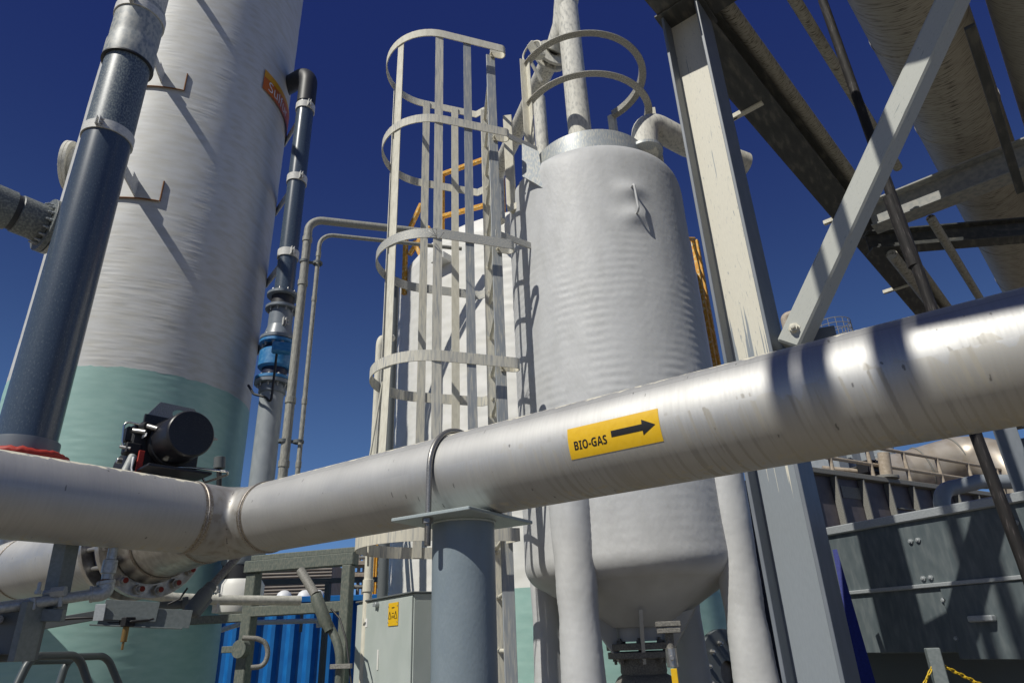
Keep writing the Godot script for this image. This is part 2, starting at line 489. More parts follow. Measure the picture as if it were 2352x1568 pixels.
	M.web.albedo_texture = dust_map(42, Color(0.235, 0.265, 0.295), Color(0.66, 0.63, 0.53), 0.53)
	M.rod = tmat(noise(0.05, 28, 5), [[0.35, lin(0.008, 0.007, 0.007)], [0.66, lin(0.015, 0.012, 0.012)], [0.86, lin(0.11, 0.10, 0.098)]], Vector3(3, 0.25, 3), 0.75)
	M.cabinet = tmat(noise(0.012, 29), [[0.3, lin(0.42, 0.47, 0.44)], [0.7, lin(0.47, 0.515, 0.49)]], Vector3(0.8, 0.4, 0.8), 0.5)
	M.frame = tmat(noise(0.06, 30, 5), [[0.3, lin(0.095, 0.115, 0.10)], [0.55, lin(0.13, 0.145, 0.12)], [0.75, lin(0.175, 0.18, 0.15)]], Vector3(1.6, 0.8, 1.6), 0.6)
	M.container = tmat(noise(0.015, 33), [[0.3, lin(0.006, 0.115, 0.37)], [0.7, lin(0.010, 0.15, 0.43)]], Vector3(0.6, 0.3, 0.6), 0.45)
	M.beige = tmat(noise(0.02, 34), [[0.3, lin(0.25, 0.22, 0.19)], [0.7, lin(0.33, 0.29, 0.25)]], Vector3(0.3, 0.3, 0.3), 0.7)
	M.brown = tmat(noise(0.02, 35), [[0.3, lin(0.085, 0.075, 0.085)], [0.7, lin(0.12, 0.105, 0.115)]], Vector3(0.4, 0.4, 0.4), 0.55)
	M.tan = tmat(noise(0.03, 36), [[0.3, lin(0.34, 0.28, 0.21)], [0.7, lin(0.46, 0.39, 0.31)]], Vector3(1, 1, 1), 0.65)
	M.insul = tmat(noise(0.012, 37), [[0.3, lin(0.36, 0.31, 0.25)], [0.7, lin(0.46, 0.42, 0.37)]], Vector3(0.5, 0.5, 0.5), 0.42, 0.35)
	M.hopper = tmat(noise(0.03, 38, 5, FastNoiseLite.TYPE_SIMPLEX_SMOOTH), [[0.25, lin(0.10, 0.125, 0.135)], [0.5, lin(0.12, 0.145, 0.155)], [0.8, lin(0.17, 0.195, 0.20)]], Vector3(1.6, 0.35, 1.6), 0.48, 0.2)
	M.strap_blue = tmat(noise(0.06, 39), [[0.3, lin(0.004, 0.012, 0.13)], [0.8, lin(0.010, 0.022, 0.19)]], Vector3(2, 2, 2), 0.7)
	M.sign_yellow = tmat(noise(0.02, 69, 5), [[0.2, lin(0.76, 0.455, 0.012)], [0.55, lin(0.80, 0.49, 0.012)], [0.9, lin(0.80, 0.50, 0.03)]], Vector3(4, 4, 4), 0.42)
	M.sign_orange = smat(lin(0.56, 0.13, 0.012), 0.42)
	M.sign_gold = smat(lin(0.72, 0.34, 0.012), 0.42)
	M.ink = tmat(noise(0.12, 40, 3), [[0.78, lin(0.008, 0.008, 0.009)], [0.86, lin(0.12, 0.10, 0.04)]], Vector3(14, 14, 14), 0.5)
	M.white = smat(lin(0.75, 0.75, 0.74), 0.5)
	M.tube_gray = smat(lin(0.075, 0.09, 0.095), 0.4)
	M.red = tmat(noise(0.08, 43), [[0.3, lin(0.38, 0.025, 0.015)], [0.8, lin(0.50, 0.05, 0.03)]], Vector3(3, 3, 3), 0.6)
	M.cable = smat(lin(0.02, 0.02, 0.022), 0.5)
	M.rust = smat(lin(0.20, 0.085, 0.03), 0.85)
	M.chain = smat(lin(0.60, 0.40, 0.02), 0.5)
	M.conduit = tmat(noise(0.04, 44, 4), [[0.3, lin(0.34, 0.37, 0.375)], [0.7, lin(0.47, 0.49, 0.49)]], Vector3(3, 3, 3), 0.42, 0.4)
	M.fitting_gray = smat(lin(0.12, 0.135, 0.14), 0.6)
	M.branch.uv1_offset = Vector3(-0.25, 0, 0)
	M.branch_wide = steelmat(steel_map(57, 0.35, 0.0, 0.0), 0.5)
	M.tee = tmat(noise(0.015, 45, 4), [[0.2, lin(0.36, 0.335, 0.30)], [0.45, lin(0.45, 0.44, 0.42)], [0.8, lin(0.49, 0.485, 0.47)]], Vector3(2, 2, 2), 0.6, 0.85)
	M.lid = tmat(noise(0.05, 47, 5), [[0.3, lin(0.36, 0.40, 0.43)], [0.55, lin(0.44, 0.47, 0.48)], [0.68, lin(0.62, 0.60, 0.52)]], Vector3(4, 0.7, 4), 0.5, 0.2)
	M.outlet = tmat(noise(0.05, 49, 5), [[0.3, lin(0.14, 0.135, 0.125)], [0.7, lin(0.26, 0.25, 0.225)]], Vector3(3, 3, 3), 0.7, 0.2)
	M.rackpipe_light = tmat(noise(0.035, 50, 5), [[0.3, lin(0.30, 0.29, 0.26)], [0.44, lin(0.60, 0.58, 0.51)], [0.8, lin(0.70, 0.68, 0.60)]], Vector3(2, 5, 2), 0.7)
	M.guard = tmat(noise(0.06, 53, 5), [[0.3, lin(0.20, 0.20, 0.185)], [0.55, lin(0.32, 0.31, 0.28)], [0.7, lin(0.58, 0.55, 0.46)]], Vector3(3, 3, 3), 0.65)
	M.ink_plain = smat(lin(0.008, 0.008, 0.009), 0.5)
	M.galv_plate = tmat(noise(0.05, 54, 4, FastNoiseLite.TYPE_CELLULAR), [[0.1, lin(0.36, 0.42, 0.42)], [0.6, lin(0.44, 0.50, 0.50)], [0.9, lin(0.56, 0.58, 0.55)]], Vector3(7, 7, 7), 0.48, 0.35)
	M.dull_steel = tmat(noise(0.05, 55, 4), [[0.3, lin(0.24, 0.23, 0.215)], [0.7, lin(0.38, 0.37, 0.35)]], Vector3(6, 6, 6), 0.42, 0.75)
	M.blue_pvc_dusty = tmat(noise(0.05, 56, 5), [[0.35, lin(0.075, 0.102, 0.138)], [0.52, lin(0.11, 0.14, 0.165)], [0.7, lin(0.25, 0.28, 0.275)]], Vector3(2.2, 1.0, 2.2), 0.4)
	M.pvc_plain = smat(lin(0.15, 0.175, 0.20), 0.45)
	M.gray_pipe_light = tmat(noise(0.02, 58, 4), [[0.2, lin(0.27, 0.30, 0.32)], [0.8, lin(0.34, 0.365, 0.385)]], Vector3(1, 0.5, 1), 0.45)
	M.dark_blue = smat(lin(0.008, 0.015, 0.05), 0.5)
	M.slim = tmat(noise(0.04, 59, 5), [[0.3, lin(0.20, 0.20, 0.175)], [0.5, lin(0.30, 0.295, 0.26)], [0.7, lin(0.38, 0.37, 0.32)]], Vector3(4, 0.6, 4), 0.6)
	M.steel_bright = smat(lin(0.62, 0.60, 0.55), 0.25, 1.0)
	M.cage_mid = tmat(noise(0.06, 60, 5), [[0.35, lin(0.31, 0.33, 0.345)], [0.5, lin(0.39, 0.40, 0.40)], [0.6, lin(0.62, 0.59, 0.49)]], Vector3(6, 3, 6), 0.6, 0.1)
	M.column_dusty = tmat(noise(0.04, 62, 5), [[0.35, lin(0.26, 0.27, 0.26)], [0.5, lin(0.56, 0.53, 0.45)], [0.7, lin(0.64, 0.61, 0.52)]], Vector3(4, 0.5, 4), 0.65)
	M.cross = tmat(noise(0.02, 63, 4), [[0.3, lin(0.23, 0.24, 0.235)], [0.7, lin(0.32, 0.315, 0.29)]], Vector3(1.5, 1.5, 1.5), 0.6)
	M.bracket = tmat(noise(0.03, 64, 4), [[0.3, lin(0.16, 0.185, 0.185)], [0.7, lin(0.20, 0.225, 0.225)]], Vector3(3, 3, 3), 0.5)
	M.nozzle = tmat(noise(0.04, 68, 5), [[0.3, lin(0.10, 0.115, 0.12)], [0.55, lin(0.15, 0.165, 0.165)], [0.75, lin(0.26, 0.27, 0.25)]], Vector3(1.6, 1.6, 1.6), 0.5)
	M.brass = smat(lin(0.30, 0.19, 0.07), 0.45, 0.7)
	M.pale = tmat(noise(0.03, 66, 4), [[0.3, lin(0.42, 0.42, 0.37)], [0.7, lin(0.58, 0.57, 0.51)]], Vector3(2, 2, 2), 0.6)
	M.weathered = tmat(noise(0.05, 67, 5), [[0.3, lin(0.16, 0.155, 0.14)], [0.7, lin(0.28, 0.275, 0.25)]], Vector3(3, 3, 3), 0.65)

# ---------------------------------------------------------------- start
func _ready() -> void:
	rng.seed = 7
	var cam := Camera3D.new()
	cam.name = "camera"
	cam.transform = Transform3D(Basis(BR, BU, BB).orthonormalized(), CAM)
	cam.fov = rad_to_deg(2.0 * atan(784.0 / F))
	cam.near = 0.05
	cam.far = 800.0
	add_child(cam)
	cam.current = true
	var env := Environment.new()
	env.background_mode = Environment.BG_SKY
	var sky := Sky.new()
	var sm := ProceduralSkyMaterial.new()
	sm.sky_top_color = Color(0.112, 0.168, 0.385)
	sm.sky_horizon_color = Color(0.45, 0.64, 0.86)
	sm.sky_curve = 0.165
	sm.ground_bottom_color = Color(0.36, 0.33, 0.28)
	sm.ground_horizon_color = Color(0.45, 0.45, 0.45)
	sm.sun_angle_max = 0.0
	sky.sky_material = sm
	env.sky = sky
	env.tonemap_mode = Environment.TONE_MAPPER_LINEAR
	env.tonemap_exposure = 1.0
	env.sdfgi_enabled = true
	env.ssao_enabled = true
	env.ssil_enabled = true
	var we := WorldEnvironment.new()
	we.name = "environment"
	we.environment = env
	add_child(we)
	var sun := DirectionalLight3D.new()
	sun.name = "sun"
	sun.light_color = Color(1.0, 0.985, 0.945)
	sun.light_energy = 1.25
	sun.light_angular_distance = 0.53
	sun.shadow_enabled = true
	var to_sun := Vector3(sin(deg_to_rad(187.0)) * cos(deg_to_rad(48.0)), sin(deg_to_rad(48.0)), -cos(deg_to_rad(187.0)) * cos(deg_to_rad(48.0)))
	sun.look_at_from_position(Vector3.ZERO, -to_sun, Vector3.UP)
	add_child(sun)
	make_materials()
	var g := PlaneMesh.new()
	g.size = Vector2(600, 600)
	structure("ground", g, M.ground)
	build_tower()
	build_far_tank()
	build_white_tank()
	build_biogas_pipe()
	build_support()
	build_left_pipes()
	build_valve()
	build_ladder()
	build_rack()
	build_left_small()
	build_background_left()
	build_background_right()

# ---------------------------------------------------------------- shells
func shell(c: Vector3, r: float, y0: float, y1: float, rows: int, cols: int, disp: Callable) -> ArrayMesh:
	var v := PackedVector3Array(); v.resize((rows + 1) * (cols + 1))
	var t := PackedVector2Array(); t.resize(v.size())
	var n := PackedVector3Array(); n.resize(v.size())
	for i in rows + 1:
		var y := lerpf(y0, y1, float(i) / rows)
		for j in cols + 1:
			var a := TAU * j / cols
			var q: Vector2 = disp.call(a, y)                 # radius offset, height
			var rr := r + q.x
			v[i * (cols + 1) + j] = Vector3(c.x + sin(a) * rr, q.y, c.z + cos(a) * rr)
			t[i * (cols + 1) + j] = Vector2(float(j) / cols, y)
	var ix := PackedInt32Array(); ix.resize(rows * cols * 6)
	var k := 0
	for i in rows:
		for j in cols:
			var b := i * (cols + 1) + j
			for q in [b, b + cols + 1, b + 1, b + 1, b + cols + 1, b + cols + 2]:
				ix[k] = q
				k += 1
	for i in rows + 1:
		for j in cols + 1:
			var jl := j - 1 if j > 0 else cols - 1
			var jr := j + 1 if j < cols else 1
			var du := v[i * (cols + 1) + jr] - v[i * (cols + 1) + jl]
			var dv := v[mini(i + 1, rows) * (cols + 1) + j] - v[maxi(i - 1, 0) * (cols + 1) + j]
			n[i * (cols + 1) + j] = dv.cross(du).normalized() * -1.0
	# make sure that normals point outwards
	if n[0].dot(Vector3(v[0].x - c.x, 0, v[0].z - c.z)) < 0.0:
		for i in n.size(): n[i] = -n[i]
	if (v[ix[1]] - v[ix[0]]).cross(v[ix[2]] - v[ix[0]]).dot(n[ix[0]]) > 0.0:
		for i in range(0, ix.size(), 3):
			var s := ix[i + 1]
			ix[i + 1] = ix[i + 2]
			ix[i + 2] = s
	var a := []
	a.resize(Mesh.ARRAY_MAX)
	a[Mesh.ARRAY_VERTEX] = v; a[Mesh.ARRAY_NORMAL] = n; a[Mesh.ARRAY_TEX_UV] = t; a[Mesh.ARRAY_INDEX] = ix
	var am := ArrayMesh.new()
	am.add_surface_from_arrays(Mesh.PRIMITIVE_TRIANGLES, a)
	return am
func part(called: String, mesh: Mesh, mat: Material, parent: Node) -> MeshInstance3D:   # mesh in world coordinates
	return inst(called, mesh, mat, parent, Transform3D.IDENTITY)
func oncyl(x: float, y: float, c: Vector3, r: float) -> Vector3:
	var d := ray(x, y)
	var a := d.x * d.x + d.z * d.z
	var b := -(d.x * c.x + d.z * c.z)
	var e := c.x * c.x + c.z * c.z - r * r
	return CAM + d * ((-b - sqrt(maxf(b * b - a * e, 0.0))) / a)
func curved_patch(c: Vector3, r: float, a0: float, a1: float, y0: float, y1: float, seg := 24) -> MB:   # on an upright cylinder
	var m := MB.new()
	for j in seg:
		var p := lerpf(a0, a1, float(j) / seg); var q := lerpf(a0, a1, float(j + 1) / seg)
		var n0 := Vector3(sin(p), 0, cos(p)); var n1 := Vector3(sin(q), 0, cos(q))
		var b := m.v.size()
		m.vert(c + n0 * r + Vector3(0, y0, 0), n0); m.vert(c + n1 * r + Vector3(0, y0, 0), n1)
		m.vert(c + n1 * r + Vector3(0, y1, 0), n1); m.vert(c + n0 * r + Vector3(0, y1, 0), n0)
		m.quad(b, b + 1, b + 2, b + 3)
	return m
func letters(s: String, height: float, bold := true) -> Array:          # flat text mesh arrays, left aligned, cap height = height
	var tm := TextMesh.new()
	var f := SystemFont.new()
	f.font_names = PackedStringArray(["Droid Sans"])
	f.font_weight = 700 if bold else 400
	tm.font = f
	tm.text = s
	tm.font_size = 96
	tm.pixel_size = height / 69.0
	tm.depth = 0.001
	tm.curve_step = 1.0
	tm.horizontal_alignment = HORIZONTAL_ALIGNMENT_LEFT
	tm.vertical_alignment = VERTICAL_ALIGNMENT_CENTER
	return tm.get_mesh_arrays()
func bent(arr: Array, place: Callable) -> ArrayMesh:                    # place(x, y, z) -> world point
	var v: PackedVector3Array = arr[Mesh.ARRAY_VERTEX]
	var n: PackedVector3Array = arr[Mesh.ARRAY_NORMAL]
	for i in v.size():
		var p := v[i]
		v[i] = place.call(p.x, p.y, p.z)
		n[i] = ((place.call(p.x + n[i].x * 1e-3, p.y + n[i].y * 1e-3, p.z + n[i].z * 1e-3) as Vector3) - v[i]).normalized()
	var a := []
	a.resize(Mesh.ARRAY_MAX)
	a[Mesh.ARRAY_VERTEX] = v; a[Mesh.ARRAY_NORMAL] = n; a[Mesh.ARRAY_INDEX] = arr[Mesh.ARRAY_INDEX]
	var am := ArrayMesh.new()
	am.add_surface_from_arrays(Mesh.PRIMITIVE_TRIANGLES, a)
	return am

# ---------------------------------------------------------------- tall tower
var TW := Vector3(-7.3027, 0, -3.2666)
const TR := 1.162
func build_tower() -> void:
	var t := thing("scrubber_tower", "tall white wrapped plastic tower with mint green lower part", "tower", TW)
	var n1 := noise(1.0, 51, 4); var n2 := noise(1.0, 52, 3)
	var wrap := func(a: float, y: float) -> Vector2:
		var u := a / TAU
		var s := sin(a); var c := cos(a)
		var amp := clampf(0.55 + 1.3 * n2.get_noise_3d(s * 2.1 + 9.0, y * 1.7, c * 2.1), 0.12, 1.3)
		var k := amp * (n1.get_noise_3d(s * 1.9, y * 17.0 + 1.2 * s, c * 1.9) * 0.0022 + n2.get_noise_3d(s * 4.0, y * 38.0, c * 4.0) * 0.0014) + n2.get_noise_3d(s * 1.3, y * 0.8, c * 1.3) * 0.006
		return Vector2(k, y)
	part("shell", shell(TW, TR, 4.1, 11.5, 760, 240, wrap), M.tower, t)
	var wrap2 := func(a: float, y: float) -> Vector2:
		var q: Vector2 = wrap.call(a, y)
		var edge := 0.018 * n2.get_noise_2d(cos(a) * 9.0, sin(a) * 9.0)
		return Vector2(q.x, y + (edge if y > 4.09 else 0.0))
	part("painted_base", shell(TW, TR + 0.003, 0.0, 4.105, 260, 260, wrap2), M.mint, t)
	var m := MB.new()
	m.lathe([Vector2(TR, 11.5), Vector2(TR * 0.8, 11.85), Vector2(TR * 0.4, 12.02), Vector2(0, 12.07)], Transform3D(Basis.IDENTITY, TW), 48)
	obj("dome", m, M.tower, t)
	m = MB.new()
	m.lathe([Vector2(TR + 0.02, 2.93), Vector2(TR + 0.026, 2.935), Vector2(TR + 0.026, 2.955), Vector2(TR + 0.02, 2.96)], Transform3D(Basis.IDENTITY, TW), 64)
	obj("wrap_seam", m, M.mint, t)
	# blind manway on the far left side
	var a := deg_to_rad(-38.0)
	var d := Vector3(sin(a), 0, cos(a))
	var y := hdp(165, 352, 8.1).y
	var p := TW + d * TR + Vector3(0, y, 0)
	cylobj("manway_neck", p - d * 0.1, p + d * 0.05, 0.24, M.dusty_white, t, 36)
	flange(p + d * 0.05, d, 0.05, 0.31, 0.035, 16, M.dusty_white, M.dusty_white, t, 0.02, 0.0, false, "manway_flange")
	flange(p + d * 0.087, d, 0.0, 0.31, 0.035, 16, M.dusty_white, M.dusty_white, t, 0.02, 0.025, false, "manway_cover")
	# sign
	var w := oncyl(607, 160, TW, TR); var z := oncyl(601, 203, TW, TR)
	var a0 := atan2(w.x - TW.x, w.z - TW.z)
	var y1 := w.y; var y0 := z.y
	var s := curved_patch(TW, TR + 0.016, a0, a0 + 1.0, y0, y1, 32)
	var o := obj("sign_panel", s, M.sign_orange, t)
	o.set_meta("label", "orange sign reading Sulfur on the tower")
	var wedge := MB.new()
	for j in 16:
		var f0 := j / 16.0; var f1 := (j + 1) / 16.0
		var q0 := a0 + f0 * 0.9; var q1 := a0 + f1 * 0.9
		var b := wedge.v.size()
		for e in [[q0, y1], [q1, y1], [q1, lerpf(y1 - (y1 - y0) * 0.36, y1 - (y1 - y0) * 0.12, f1)], [q0, lerpf(y1 - (y1 - y0) * 0.36, y1 - (y1 - y0) * 0.12, f0)]]:
			var nn := Vector3(sin(e[0]), 0, cos(e[0]))
			wedge.vert(TW + nn * (TR + 0.018) + Vector3(0, e[1], 0), nn)
		wedge.quad(b, b + 1, b + 2, b + 3)
	obj("stripe", wedge, M.sign_gold, o)
	var ym := lerpf(y0, y1, 0.40)
	var bend := func(x: float, yy: float, zz: float) -> Vector3:
		var q := a0 + 0.075 + x / TR
		return TW + Vector3(sin(q), 0, cos(q)) * (TR + 0.0175 + zz) + Vector3(0, ym + yy, 0)
	part("lettering", bent(letters("Sulfur", (y1 - y0) * 0.46, false), bend), M.white, o)
	# gray nozzle pipe leaving the tower towards the left
	var nz := hdp(112, 520, 7.35)
	var ax := Vector3(0.0, 0, 1)
	cylobj("nozzle_neck", nz - ax * 0.35, nz - ax * 0.02, 0.17, M.dusty_white, t, 36)
	flange(nz - ax * 0.055, ax, 0.12, 0.285, 0.045, 16, M.pvc_dust, M.galv, t, 0.018, 0.03, true, "nozzle_flange")
	var nzm: Material = M.nozzle
	var g := thing("nozzle_pipe", "short gray plastic pipe bolted to the side of the white tower", "pipe", nz)
	flange(nz, ax, 0.12, 0.285, 0.05, 16, nzm, M.galv, g, 0.018, 0.035)
	cylobj("collar", nz + ax * 0.05, nz + ax * 0.30, 0.195, nzm, g, 36, 0.008)
	cylobj("sleeve", nz + ax * 0.30, nz + ax * 0.36, 0.182, M.dark_pipe, g, 36)
	tubeobj("bend", bends([nz + ax * 0.35, nz + ax * 0.62, nz + ax * 2.2 + Vector3(-0.25, 0.0, 0.0)], 0.4, 12), 0.20, nzm, g, 36)

# ---------------------------------------------------------------- tank behind the cage
var FT := Vector3(-4.403, 0, -7.271)
const FR := 2.1
func build_far_tank() -> void:
	var t := thing("storage_tank", "wide bright white storage tank with pale mint foot behind the ladder cage", "tank", FT)
	var n1 := noise(1.0, 61, 3)
	var wob := func(a: float, y: float) -> Vector2:
		return Vector2(n1.get_noise_3d(sin(a) * 5, y * 9.0, cos(a) * 5) * 0.004 + n1.get_noise_3d(sin(a) * 2, y * 1.5, cos(a) * 2) * 0.008, y)
	part("shell", shell(FT, FR, 2.05, 6.0, 200, 220, wob), M.plain_white, t)
	part("painted_foot", shell(FT, FR + 0.003, 0.0, 2.052, 60, 160, wob), M.mint, t)
	var m := MB.new()
	m.lathe([Vector2(FR, 6.0), Vector2(FR - 0.02, 6.12), Vector2(FR - 0.10, 6.24), Vector2(FR - 0.26, 6.36), Vector2(FR * 0.7, 6.55), Vector2(FR * 0.35, 6.68), Vector2(0, 6.72)], Transform3D(Basis.IDENTITY, FT), 72)
	obj("dome", m, M.plain_white, t)
	# lug with its folded shadow ledge on the shoulder
	var p := oncyl(1022, 600, FT, FR)
	var d := (p - FT); d.y = 0; d = d.normalized()
	boxobj("lifting_lug", xf_z(p + d * 0.06, d), Vector3(0.20, 0.10, 0.16), M.plain_white, t, 0.01)
	# side nozzle seen between the tank legs
	p = oncyl(1640, 1545, FT, FR)
	d = (p - FT); d.y = 0; d = d.normalized()
	cylobj("nozzle", p - d * 0.1, p + d * 0.12, 0.30, M.tan, t, 36)
	flange(p + d * 0.12, d, 0.1, 0.36, 0.05, 12, M.fitting_gray, M.bolt, t, 0.022, 0.02, false, "nozzle_flange")
	# yellow guard rail on the roof
	var g := thing("roof_guardrail", "yellow square-tube guard rail on the white tank roof behind the ladder cage", "railing", flat(hdp(1015, 520, 7.4), 6.2))
	var A := hdp(1016, 400, 7.3); var B := hdp(1150, 352, 6.6); var yb := hdp(1013, 560, 7.3).y
	var rail := func(q0: Vector3, q1: Vector3, called: String) -> void:
		var mm := MB.new()
		mm.box(xf_z((q0 + q1) / 2, q1 - q0), Vector3(0.055, 0.055, q0.distance_to(q1)), 0.006)
		obj(called, mm, M.yellow, g)
	rail.call(A, B, "top_rail")
	var A2 := hdp(1016, 497, 7.3); var B2 := hdp(1150, 462, 6.6)
	rail.call(A2 + Vector3(0, 0, 0), B2, "mid_rail")
	rail.call(A + Vector3(0, 0.02, 0), flat(A, yb), "post")
	rail.call(B, flat(B, 5.9), "post")
	var C1 := hdp(968, 468, 7.45); var C2 := hdp(932, 545, 7.6)
	rail.call(C1, C2, "brace")
	rail.call(C2, flat(C2, 5.7), "post")
	rail.call(hdp(985, 520, 7.5), hdp(940, 585, 7.55), "brace")
	rail.call(hdp(950, 555, 7.55), hdp(968, 590, 7.5), "brace")
	# yellow ladder on the right flank
	var l := thing("side_ladder", "yellow ladder on the right flank of the wide white tank", "ladder", flat(hdp(1630, 780, 8.6), 2.0))
	for e in [[1592, 1636, 8.3], [1600, 1648, 8.7]]:
		var q0 := hdp(e[0], 552, e[2]); var q1 := flat(q0, 2.2)
		var mm := MB.new()
		mm.box(xf_axis((q0 + q1) / 2, q1 - q0), Vector3(0.07, q0.distance_to(q1), 0.05), 0.005)
		obj("stringer", mm, M.yellow, l)
	for k in 12:
		var y := hdp(1592, 552, 8.3).y - 0.08 - 0.30 * k
		tubeobj("rung", [flat(hdp(1592, 552, 8.3), y), flat(hdp(1600, 552, 8.7), y)], 0.016, M.yellow, l, 8)
	tubeobj("handrail", [hdp(1575, 549, 7.9), hdp(1594, 549, 8.3)], 0.03, M.yellow, l, 8)

# ---------------------------------------------------------------- white pressure tank on legs
var WT := Vector3(-1.9108, 0, -3.9635)
const WR := 0.668
func build_white_tank() -> void:
	var t := thing("white_tank", "upright white coated vessel on four legs with a rounded top", "tank", WT)
	var n1 := noise(1.0, 71, 3); var n2 := noise(1.0, 72, 2)
	var lug := oncyl(1447, 437, WT, WR); var lug2 := oncyl(1458, 492, WT, WR)
	var la := atan2(lug.x - WT.x, lug.z - WT.z)
	var body := func(a: float, y: float) -> Vector2:
		var off := n1.get_noise_3d(sin(a) * 2, y * 2.0, cos(a) * 2) * 0.0025
		# ridges left by the roller, broken up along each turn
		var am := 0.00085 * (0.35 + 0.65 * smoothstep(2.3, 2.9, y)) * clampf(0.6 + 1.5 * n2.get_noise_3d(sin(a) * 3.0, y * 1.1, cos(a) * 3.0), 0.1, 1.4) * smoothstep(4.2, 3.7, y)
		off += am * sin((y + 0.012 * n1.get_noise_3d(sin(a) * 3, y * 3, cos(a) * 3)) * TAU / 0.056)
		off += n1.get_noise_3d(sin(a) * 14, y * 22.0, cos(a) * 14) * 0.0005
		var da := wrapf(a - la, -PI, PI) * WR
		for e in [lug.y, lug2.y - 0.02]:
			off += 0.030 * exp(-(pow(da * 0.75, 2) + pow(y - e, 2)) / (2 * 0.05 * 0.05))
		var s := 1.0
		var yy := y
		if y > 4.54:                                        # rounded shoulder
			var k := clampf((y - 4.54) / 0.43, 0.0, 1.0) * PI / 2
			return Vector2(-0.20 * pow(1.0 - cos(k), 2.0) + off * cos(k), 4.54 + 0.27 * sin(k))
		if y < 2.02:                                        # knuckle and cone
			var k := clampf((2.02 - y) / 0.22, 0.0, 1.0) * PI / 2.6
			var low := maxf(0.0, 1.80 - y)
			return Vector2(-0.13 * (1.0 - cos(k)) / (1.0 - cos(PI / 2.6)) * 0.75 + off * 0.6 - low * 1.30, 2.02 - 0.14 * sin(k) - low * 0.78)
		return Vector2(off, yy)
	part("shell", shell(WT, WR, 1.50, 4.97, 420, 240, body), M.tank, t)
	var m := MB.new()
	var yl := hdp(1385, 330, 3.94).y; var yh := hdp(1390, 292, 3.94).y
	m.lathe([Vector2(0.46, yl - 0.10), Vector2(0.468, yl), Vector2(0.468, yh - 0.004), Vector2(0.464, yh), Vector2(0, yh)], Transform3D(Basis.IDENTITY, WT), 72)
	obj("lid", m, M.lid, t)
	# lifting handle
	var d := (lug - WT); d.y = 0; d = d.normalized()
	tubeobj("lifting_handle", bends([lug - d * 0.01 + Vector3(0, 0.01, 0), lug + d * 0.075 + Vector3(0, 0.0, 0), lug2 + d * 0.07 - Vector3(0, 0.01, 0), lug2 - d * 0.02 - Vector3(0, 0.02, 0)], 0.025, 5), 0.008, M.tank, t, 10)
	# legs
	for ph in [-28.0, 62.0, 152.0, -118.0]:
		var a := deg_to_rad(25.6 + ph)
		var c := WT + Vector3(sin(a), 0, cos(a)) * 0.655
		var leg := func(q: float, y: float) -> Vector2:
			var r := 0.0
			if y > 1.9: r = 0.012 * smoothstep(1.9, 2.3, y)
			r -= 0.006 * exp(-pow((y - 1.70) / 0.09, 2))
			r += 0.014 * smoothstep(1.6, 1.0, y)
			r += n1.get_noise_3d(sin(q) * 0.6 + ph, y * 5.0, cos(q) * 0.6) * 0.003 + 0.0006 * sin(y * TAU / 0.045 + q * 3.0)
			if y > 2.45: r -= 0.11 * smoothstep(2.45, 2.80, y)
			return Vector2(r, y)
		part("leg", shell(c, 0.112, 0.0, 2.80, 160, 40, leg), M.tank, t)
	# ribs under the cone
	for k in 6:
		var a := TAU * k / 6 + 0.5
		var dd := Vector3(sin(a), 0, cos(a))
		var mm := MB.new()
		mm.prism(PackedVector2Array([Vector2(0.15, 1.46), Vector2(0.37, 1.74), Vector2(0.17, 1.70)]), 0.02, Transform3D(Basis(dd, Vector3.UP, dd.cross(Vector3.UP)), WT))
		obj("rib", mm, M.tank, t)
	# outlet below the cone
	var o := thing("outlet_valve", "dusty dark flanged outlet valve under the white tank cone", "valve", WT + Vector3(0, 1.0, 0))
	cylobj("neck", WT + Vector3(0, 1.58, 0), WT + Vector3(0, 1.72, 0), 0.15, M.tank, o)
	flange(WT + Vector3(0, 1.535, 0), Vector3.UP, 0.1, 0.205, 0.035, 8, M.outlet, M.outlet, o, 0.016, 0.012)
	flange(WT + Vector3(0, 1.49, 0), Vector3.UP, 0.1, 0.2, 0.035, 8, M.outlet, M.outlet, o, 0.016, 0.016, true)
	m = MB.new()
	m.lathe([Vector2(0.13, 1.49), Vector2(0.135, 1.42), Vector2(0.13, 1.405), Vector2(0.155, 1.39), Vector2(0.175, 1.36), Vector2(0.175, 1.31), Vector2(0.15, 1.30)], Transform3D(Basis.IDENTITY, WT), 36)
	obj("valve_body", m, M.outlet, o)
	flange(WT + Vector3(0, 1.245, 0), Vector3.UP, 0.1, 0.205, 0.04, 8, M.outlet, M.outlet, o, 0.018, 0.02)
	cylobj("drain_pipe", WT + Vector3(0, 0.3, 0), WT + Vector3(0, 1.245, 0), 0.11, M.outlet, o)
	# small drain with its yellow lever
	var q := onplane(1535, 1440, WT + (CAM - WT) * 0.11, flat(CAM - WT, 0.0))
	var s := thing("drain_cock", "small shiny ball valve with yellow lever beside the dark outlet", "valve", flat(q, 1.0))
	boxobj("plate", Transform3D(Basis(Vector3.UP, 0.45), q + Vector3(0, 0.015, 0)), Vector3(0.13, 0.026, 0.13), M.outlet, s)
	boxobj("plate", Transform3D(Basis(Vector3.UP, 0.45), q - Vector3(0, 0.018, 0)), Vector3(0.12, 0.024, 0.12), M.outlet, s)
	cylobj("stub", q - Vector3(0, 0.11, 0), q - Vector3(0, 0.03, 0), 0.022, M.outlet, s)
	cylobj("cock_body", q - Vector3(0, 0.19, 0), q - Vector3(0, 0.10, 0), 0.03, M.steel, s, 12)
	cylobj("stem", q - Vector3(0, 0.145, 0), q - Vector3(0, 0.145, 0) + (CAM - q).normalized() * 0.05, 0.012, M.steel, s, 10)
